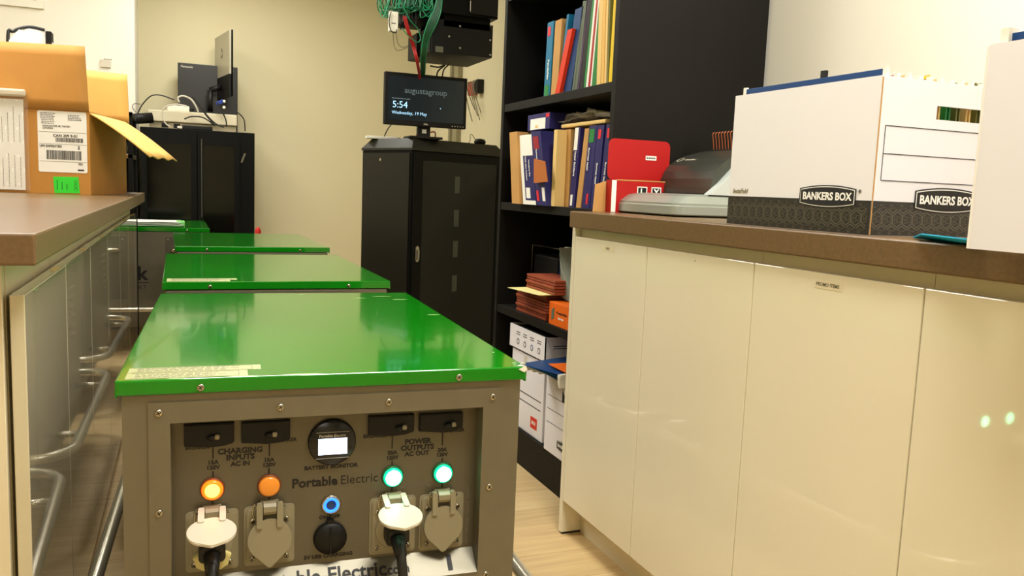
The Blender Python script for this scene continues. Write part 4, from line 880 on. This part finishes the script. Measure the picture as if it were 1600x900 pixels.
# conduit and wires below the enclosure
o = MB().box(-.035, 0, -.03, .06, 0, 1.0).box(-.035, 0, .12, .16, 0, 1.0).build('cable_duct', mat('grey_duct', lin(150, 142, 110), .5), None, (WX2, 5.6, 1.2)); tag(o, 'pale vertical cable ducts on the wall below the enclosure', 'cable duct')
cable('grey cable dropping from the enclosure behind the monitor', [wp(715, 85, 4.2), wp(705, 98, 4.3), wp(693, 110, 4.36), wp(690, 135, 4.38)], .004, INKG)
cable('black cables bunched between enclosure and monitor', [wp(672, 103, 4.3), wp(685, 105, 4.3), wp(695, 102, 4.32), wp(684, 112, 4.33), wp(682, 128, 4.36)], .004, CORDM)
cj = thing('wall_jack', 'red and black connectors with loose leads on the wall right of the monitor', 'wall connector', (WX2, onx(740, 137, WX2-.03).y, onx(740, 137, WX2-.03).z))
MB().box(-.025, 0, -.0, .07, -.03, .03, bev=.003).build('red_connector', colour('red_plug', 176, 56, 40, .5), cj); MB().box(-.03, 0, -.08, -.03, -.03, .03, bev=.003).build('black_connector', DARKP, cj)
cj.scale = (1.45, 1.45, 1.45)
for k, (dy, ln) in enumerate(((.05, .15), (.02, .1), (-.02, .13), (-.05, .15), (-.065, .12))):
    MB().tube([(-.027, dy, .03), (-.045, dy, .0), (-.03, dy-.02, -ln*.6), (-.02, dy-.045, -ln)], .0022, 6).build('loose_lead', GREYP if k > 1 else INKG, cj)

# ---------------------------------------------------------------- left black cabinet by the back wall
KX0, KX1, KY, KH = -.205, .515, 5.985, 1.302
k = thing('equipment_cabinet', 'low wide black cabinet with two glazed doors against the back wall', 'cabinet', (KX0, KY, 0))
KW = KX1-KX0
MB().box(0, KW, .02, .56, 0, KH, bev=.003).build('cabinet_body', BLACKM, k)
for (x0, x1) in ((.004, .345), (.352, .62)):
    d = MB().box(x0, x0+.035, 0, .0195, .05, KH-.03).box(x1-.035, x1, 0, .0195, .05, KH-.03).box(x0+.035, x1-.035, 0, .0195, KH-.1, KH-.03).box(x0+.035, x1-.035, 0, .0195, .05, .12).build('door', BLACKM, k)
    MB().box(x0+.035, x1-.035, .006, .01, .12, KH-.1).build('door_glass', BLACKG, d)
MB().box(.375, .379, -.006, 0, .72, KH-.06).build('edge_trim', mat('worn_edge', lin(84, 84, 70), .4), k)
MB().prism(rrect(-.006, .006, -.035, .035, .005), 0, .01, FACE('-y', (.645, .02, 1.13), rot=-.35), bev=.002).build('handle', SILD_, k)
# stuff on top
def top(px, py, y): return ony(px, py, y)
p0 = top(224, 200, 6.08); p1 = top(370, 168, 6.08)
o = thing('phone_switchboard', 'long beige phone system box lying on the black cabinet under tangled cables', 'phone system', (-.16, 6.08, KH+.0005))
b = MB().box(0, .565, 0, .3, .045, .12, bev=.006).build('upper_case', mat('beige_plastic', lin(216, 206, 176), .45), o)
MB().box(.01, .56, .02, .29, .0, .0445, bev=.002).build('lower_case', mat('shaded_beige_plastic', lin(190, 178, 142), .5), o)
for x in (.085, .16): MB().box(x, x+.04, .017, .0195, .008, .036).build('port', BLACKP, o)
o = thing('wall_controller', 'big flat black upright box with white maker lettering on the black cabinet', 'control box', (.03, 6.4, KH+.0005))
MB().box(0, .40, 0, .09, 0, .48, bev=.004).build('case', mat('dark_glossy_plastic', lin(26, 26, 24), .3), o)
MB().text('Panasonic', .02, FACE('-y', (.06, -.0005, .455)), bold=.02).build('lettering', GREYL, o)
MB().box(.35, .37, -.0008, 0, .45, .456).build('status_mark', GREYL, o)
# slim monitor seen almost edge-on, its back to us
hp = thing('computer_monitor', 'thin silver-backed monitor seen almost edge-on on the black cabinet', 'monitor', (.36, 6.07, KH+.12), radians(9.5))
MB().box(-.012, 0, -.03, .42, .13, .56, bev=.003).build('back_shell', mat('silver_shell', lin(178, 172, 150), .4), hp)
MB().box(.0003, .012, -.032, .422, .12, .562, bev=.002).build('screen', BLACKG, hp)
MB().box(-.014, .0, -.031, .421, .12, .27, bev=.002).build('lower_back', BLACKP, hp)
b = MB(); Mh_ = Matrix(((0, 0, -1, -.0125), (-1, 0, 0, .2), (0, 1, 0, .43), (0, 0, 0, 1)))
b.m(0).lathe([(.035, 0), (.035, .0006), (0, .0006)], Mh_, seg=28).m(1).text('hp', .05, Mh_@Matrix.Translation((0, 0, .001)), bold=.01, shear=.2); b.build('round_logo', [mat('logo_grey', lin(120, 116, 100), .4), GREYL], hp)
MB().cyl((-.012, .2, .2), (-.09, .2, .17), .02).cyl((-.09, .2, .17), (-.09, .2, .02), .018).box(-.19, -.01, .11, .29, 0, .014, bev=.004).build('stand', BLACKP, hp)
hp.location.z = KH+.1215; 
o = thing('cable_adapter', 'small blue and white video plug hanging behind the monitor foot', 'plug', tuple(top(345, 160, 6.03)))
MB().box(-.03, .02, 0, .02, -.01, .015, bev=.003, M=Matrix.Rotation(-.5, 4, 'Y')).build('blue_plug', colour('blue_plug', 40, 60, 140, .4), o); MB().box(.012, .03, 0, .02, .0, .018, bev=.003).box(.012, .03, 0, .02, -.04, -.022, bev=.003).build('plug_tip', WHITEP, o)
q = top(250, 164, 6.1); o = thing('power_adapter', 'white power adapter lying on top of the beige phone box', 'power adapter', (-.04, 6.12, KH+.121))
MB().box(0, .14, 0, .06, 0, .04, bev=.006).build('adapter_body', WHITEP, o); MB().box(.14, .17, .015, .045, .01, .03, bev=.003).build('adapter_socket', BLACKP, o)
q = top(262, 188, 6.0); o = MB().box(0, .19, 0, .06, 0, .026, bev=.004).build('network_box', BLACKP, None, (q.x+.09, 6.005, KH+.0005), .05); tag(o, 'small black router lying in front of the beige phone box', 'router')
MB().box(-.03, 0, .015, .03, .006, .018).build('white_plug', WHITEP, o)
def tc_(label, pp_, y, r, m_): cable(label, [top(a, b_, y+(0 if len(z_) == 0 else z_[0])) for a, b_, *z_ in pp_], r, m_)
tc_('thin black cable arching from behind the carton over the white adapter', [(215, 178), (222, 164), (236, 150), (252, 149), (272, 156)], 6.04, .004, CORDM)
tc_('very thin black loop at the left end of the cabinet top', [(213, 176), (207, 168), (210, 162), (220, 163)], 6.0, .002, CORDM)
tc_('white looped cable over the beige phone box', [(280, 160), (278, 153), (286, 150), (298, 155), (306, 166), (310, 176)], 6.03, .006, GREYL)
tc_('white cable hanging down the front of the beige phone box', [(292, 166), (276, 163), (258, 167), (254, 178), (258, 192), (266, 198)], 6.0, .0045, GREYL)
for kk, q_ in enumerate((((300, 150), (312, 165), (322, 180), (336, 196)), ((315, 168), (325, 182), (338, 194), (350, 199)), ((340, 160), (348, 176), (353, 188), (354, 198)), ((288, 186), (300, 182), (318, 184), (334, 195)))):
    tc_(['black cable hanging slantwise right of the white loop', 'black cable running to the right foot of the monitor', 'black cable dropping straight below the blue plug', 'black cable arching over the small router'][kk], q_, 6.0, .0045, CORDM)
tc_('black cable looping down the right end of the black cabinet top', [(369, 174), (378, 182), (382, 190), (383, 205)], 6.1, .004, CORDM)
# rolled black tube at the left end
a_, b_ = top(190, 187, 5.98), top(238, 184, 6.02)
o = MB().cyl((0, 0, 0), b_-a_, .034, seg=28).build('foam_roll', BLACKP, None, a_); tag(o, 'short black foam roll sticking out behind the carton', 'foam roll')
# black equipment stand between the left counter and the back
sx1 = onx(214, 240, 1).x
stx = -.175; o = thing('equipment_stand', 'black metal stand with shelves behind the left counter, seen past the carton', 'stand', (stx-.42, 4.22, 0))
for x in (0, .40):
    for y in (0, .40): MB().box(x, x+.02, y, y+.02, 0, 1.27).build('upright', BLACKM, o)
for z in (.3, .86, 1.06, 1.25): MB().box(.0, .42, .0, .42, z, z+.02, bev=.002).build('shelf', BLACKM if z != 1.06 else CHROME, o)
MB().box(.02, .40, .40, .41, .02, 1.25).build('back_sheet', BLACKM, o)
o2 = tag(MB().box(0, .3, 0, .3, 0, .15, bev=.004).build('green_box', colour('dark_green_box', 20, 62, 38, .4), None, (stx-.345, 4.25, .881)), 'dark green box on the black stand, glimpsed right of the carton', 'box')
o2 = tag(MB().lathe([(0, 0), (.07, 0), (.075, .03), (.06, .08), (.03, .11), (0, .12)]).build('cable_reel', BLACKP, None, (stx-.1, 4.34, 1.081)), 'black rounded spool with red dots on the stand, glimpsed behind the carton', 'spool')
for (x, z) in ((.045, .05), (.055, .075)): MB().lathe([(0, 0), (.01, 0), (.01, .006), (0, .008)], FACE('-y', (x, -.064+z*.3, z)), seg=12).build('red_dot', REDC, o2)

# ---------------------------------------------------------------- left counter: carton and pouch
cr = radians(-12); cc = onz(142, 305, LZ1)
ca = thing('cardboard_carton', 'large opened brown cardboard carton with shipping labels on the left counter', 'carton', (cc.x, cc.y, LZ1+.0005), cr)
CW_, CD_, CH_ = .46, .46, .295
b = shell(-CW_, 0, 0, CD_, CH_, .005); b.build('carton_walls', CARD, ca)
b = MB(); b.grid(lambda u, v: (-CW_+u*(CW_-.012*v)+.0, .0+.012*v+.006*sin(u*5)*v, CH_+v*.225), 10, 6)
o = b.build('front_flap', CARD, ca); sm = o.modifiers.new('s', 'SOLIDIFY'); sm.thickness = .005
b = MB(); b.grid(lambda u, v: (-.36+u*.375, CD_-.004-.02*v, CH_-.01+v*(.215-.02*u)), 8, 6)
o = b.build('back_flap', CARDI, ca); sm = o.modifiers.new('s', 'SOLIDIFY'); sm.thickness = .005
# side flap folded out and drooping
b = MB(); b.grid(lambda u, v: (.004+.20*u, -.0+v*CD_*.95+.0*u, CH_-.004-.115*u-.03*u*u+.004*sin(v*17)*u), 8, 12)
o = b.build('side_flap', CARDI, ca); sm = o.modifiers.new('s', 'SOLIDIFY'); sm.thickness = .005
# shipping label and green sticker on the front
cm = Matrix.Translation(ca.location)@Matrix.Rotation(cr, 4, 'Z'); cmi = cm.inverted()
def cfront(px, py):
    o_ = cmi@CAMP; d = (cmi.to_3x3()@_ray(px, py)); s_ = -o_.y/d.y; v = o_+d*s_; return v.x, v.z
xl, zt_ = cfront(58, 172); xr, zb_2 = cfront(137, 271); 
b = MB(); b.m(0).prism(rrect(xl, xr, zb_2, zt_, .006), 0, .0006, FACE('-y', (0, -.0002, 0))); b.m(1)
lw = xr-xl; lh = zt_-zb_2; Y_ = -.0012
def fx(f): return xl+lw*f
def fz(f): return zt_-lh*f
FT = lambda a, c: FACE('-y', (fx(a), Y_, fz(c)))
for fz0 in (.34, .535, .82): b.box(xl+.004, xr-.002, Y_, Y_+.0004, fz(fz0)-.0008, fz(fz0))
b.text('CAN 209 9-01', .0135, FT(.31, .40), align='LEFT', bold=.02).text('UPS EXPEDITED', .0105, FT(.03, .575), align='LEFT', bold=.02).text('2', .016, FT(.83, .585), bold=.02).text('EDI', .0095, FT(.86, .855), bold=.02)
b.text('VANCOUVER BC V6C3E1', .0082, FT(.1, .245), align='LEFT', bold=.01).text('CANADA', .0082, FT(.1, .28), align='LEFT', bold=.01)
def barcode(x0, x1, z0, z1):
    x = x0
    while x < x1-.001:
        w_ = random.choice((.0007, .0012, .0018)); b.box(x, min(x+w_, x1), Y_, Y_+.0004, z0, z1); x += w_+random.choice((.0006, .001, .0015))
barcode(fx(.36), fx(.93), fz(.50), fz(.43)); barcode(fx(.17), fx(.88), fz(.79), fz(.64))
for r in range(7):
    x = fx(.06+.02*(r > 3)); 
    while x < fx(.32): l_ = random.uniform(.004, .01); b.box(x, x+l_, Y_, Y_+.0004, fz(.045+r*.027), fz(.035+r*.027)); x += l_+.002
for r in range(4):
    x = fx(.62)
    while x < fx(.85): l_ = random.uniform(.003, .008); b.box(x, x+l_, Y_, Y_+.0004, fz(.065+r*.025), fz(.055+r*.025)); x += l_+.002
b.box(fx(.8), fx(.93), Y_, Y_+.0004, fz(.965), fz(.94))
b.build('shipping_label', [PAPER, INK], ca)
gx0, gz1 = cfront(83, 276); gx1, gz0 = cfront(125, 303)
b = MB(); b.m(0).prism([(gx0, gz1), (gx1-.004, gz1+.002), (gx1, gz0+.002), (gx0+.004, gz0)], 0, .0006, FACE('-y', (0, -.0004, 0))).m(1).text('OOC', .016, FACE('-y', (gx1-.014, -.0012, (gz0+gz1)/2), rot=-pi/2))
for r in range(3):
    b.box(gx0+.012+r*.016, gx0+.0145+r*.016, -.0012, -.0008, gz0+.012, gz1-.012-.006*r)
b.build('green_sticker', [LIME, mat('dark_green_ink', lin(20, 110, 40), .6)], ca)
# clear pouch with papers hung on the carton front
px0, pz1 = cfront(-40, 146); px1, pz0 = cfront(45, 297)
pch = thing('document_pouch', 'clear plastic pouch of printed papers against the carton front, left edge', 'document pouch', (cc.x, cc.y, LZ1+.0005), cr)
b = MB(); b.m(0).box(px0, px1-.008, -.0075, -.0035, pz0+.0, pz1-.012); b.m(1)
for c_ in range(9):
    x = px1-.02-c_*.019
    for seg_ in range(2):
        z = pz0+.01+seg_*(pz1-pz0)*.48
        ze = z+(pz1-pz0)*(.42 if c_ % 3 else .3)*random.uniform(.7, 1)
        while z < ze: l_ = random.uniform(.004, .012); b.box(x-.0016, x, -.0079, -.0074, z, z+l_); z += l_+.002
b.build('printed_papers', [PAPER, INKG], pch)
b = MB(); b.grid(lambda u, v: (px0+u*(px1-px0+.008), -.0095-.0025*sin(u*30)*sin(v*22)-(.012*(v > .94)*(v-.94)/.06), pz0-.003+v*(pz1-pz0+.012)), 30, 30)
o = b.build('plastic_film', FILM, pch)
b = MB().box(px0, px1+.004, -.024, -.004, pz1-.004, pz1+.022, bev=.007); b.build('folded_top', mat('milky_film', lin(216, 206, 184), .25, alpha=.85), pch)
# plastic-wrapped thing with a black strap standing inside the carton
q = ony(38, 45, cc.y+.2)
wr = thing('plastic_bag', 'clear plastic wrapped bundle with black strap rising out of the carton', 'plastic bag', (q.x+.02, cc.y+.24, LZ1+.007))
hz = q.z-LZ1+.01
b = MB(); b.grid(lambda u, v: (-.13+.26*u, .0+.07*sin(pi*v*2)*sin(pi*u)**.5, hz*(.35+.65*sin(pi*u)**.45)*(1-abs(2*v-1)) + .006*sin(u*40+v*30)), 28, 20)
b.build('film_wrap', mat('shiny_film', lin(225, 225, 225), .1, alpha=.3), wr)
MB().prism([(-.075, 0), (.1, 0), (.1, hz*.8), (.06, hz*.93), (-.04, hz*.97), (-.073, hz*.9)], -.02, .02, FACE('-y')).build('white_pack', PAPER, wr)
MB().tube([(-.08, 0, .05), (-.08, 0, hz*.88), (-.06, 0, hz*.96), (-.01, 0, hz*.995), (.04, 0, hz*.985)], .006, 8).build('black_strap', CORDM, wr)
MB().box(.045, .065, -.03, .03, hz*.3, hz*.975, bev=.003).build('black_band', BLACKP, wr)

# light switches on the left wall
for (pxa, pya, pxb, pyb, lab) in ((157, 92, 173, 106, 'grey wall plate with small print on the left wall above the carton flap'), (126, 84, 135, 105, 'pale wall plate half hidden by the raised carton flap')):
    a_, b_ = ony(pxa, pya, LY-.012), ony(pxb, pyb, LY-.012)
    o = MB().box(0, b_.x-a_.x, 0, .012, 0, a_.z-b_.z, bev=.003).build('wall_plate', GREYL if pxa > 150 else WHITEP, None, (a_.x, LY-.012, b_.z)); tag(o, lab, 'wall plate')
    if pxa > 150:
        b = MB()
        for kk in range(4): b.box(.02+kk*.012, .029+kk*.012, -.0006, 0, .05, .055)
        b.build('small_print', INKG, o)
# sheets lying at the far end of the left counter
o = thing('loose_papers', 'loose papers lying at the far end of the left counter', 'papers', (-.32, 3.95, LZ1+.0005))
MB().box(-.02, .14, -.1, .1, 0, .0012, M=Matrix.Rotation(.5, 4, 'Z')).build('sheet', PAPER, o); MB().box(.0, .15, -.05, .12, .0014, .0024, M=Matrix.Rotation(-.3, 4, 'Z')).build('dark_sheet', DARKP, o)
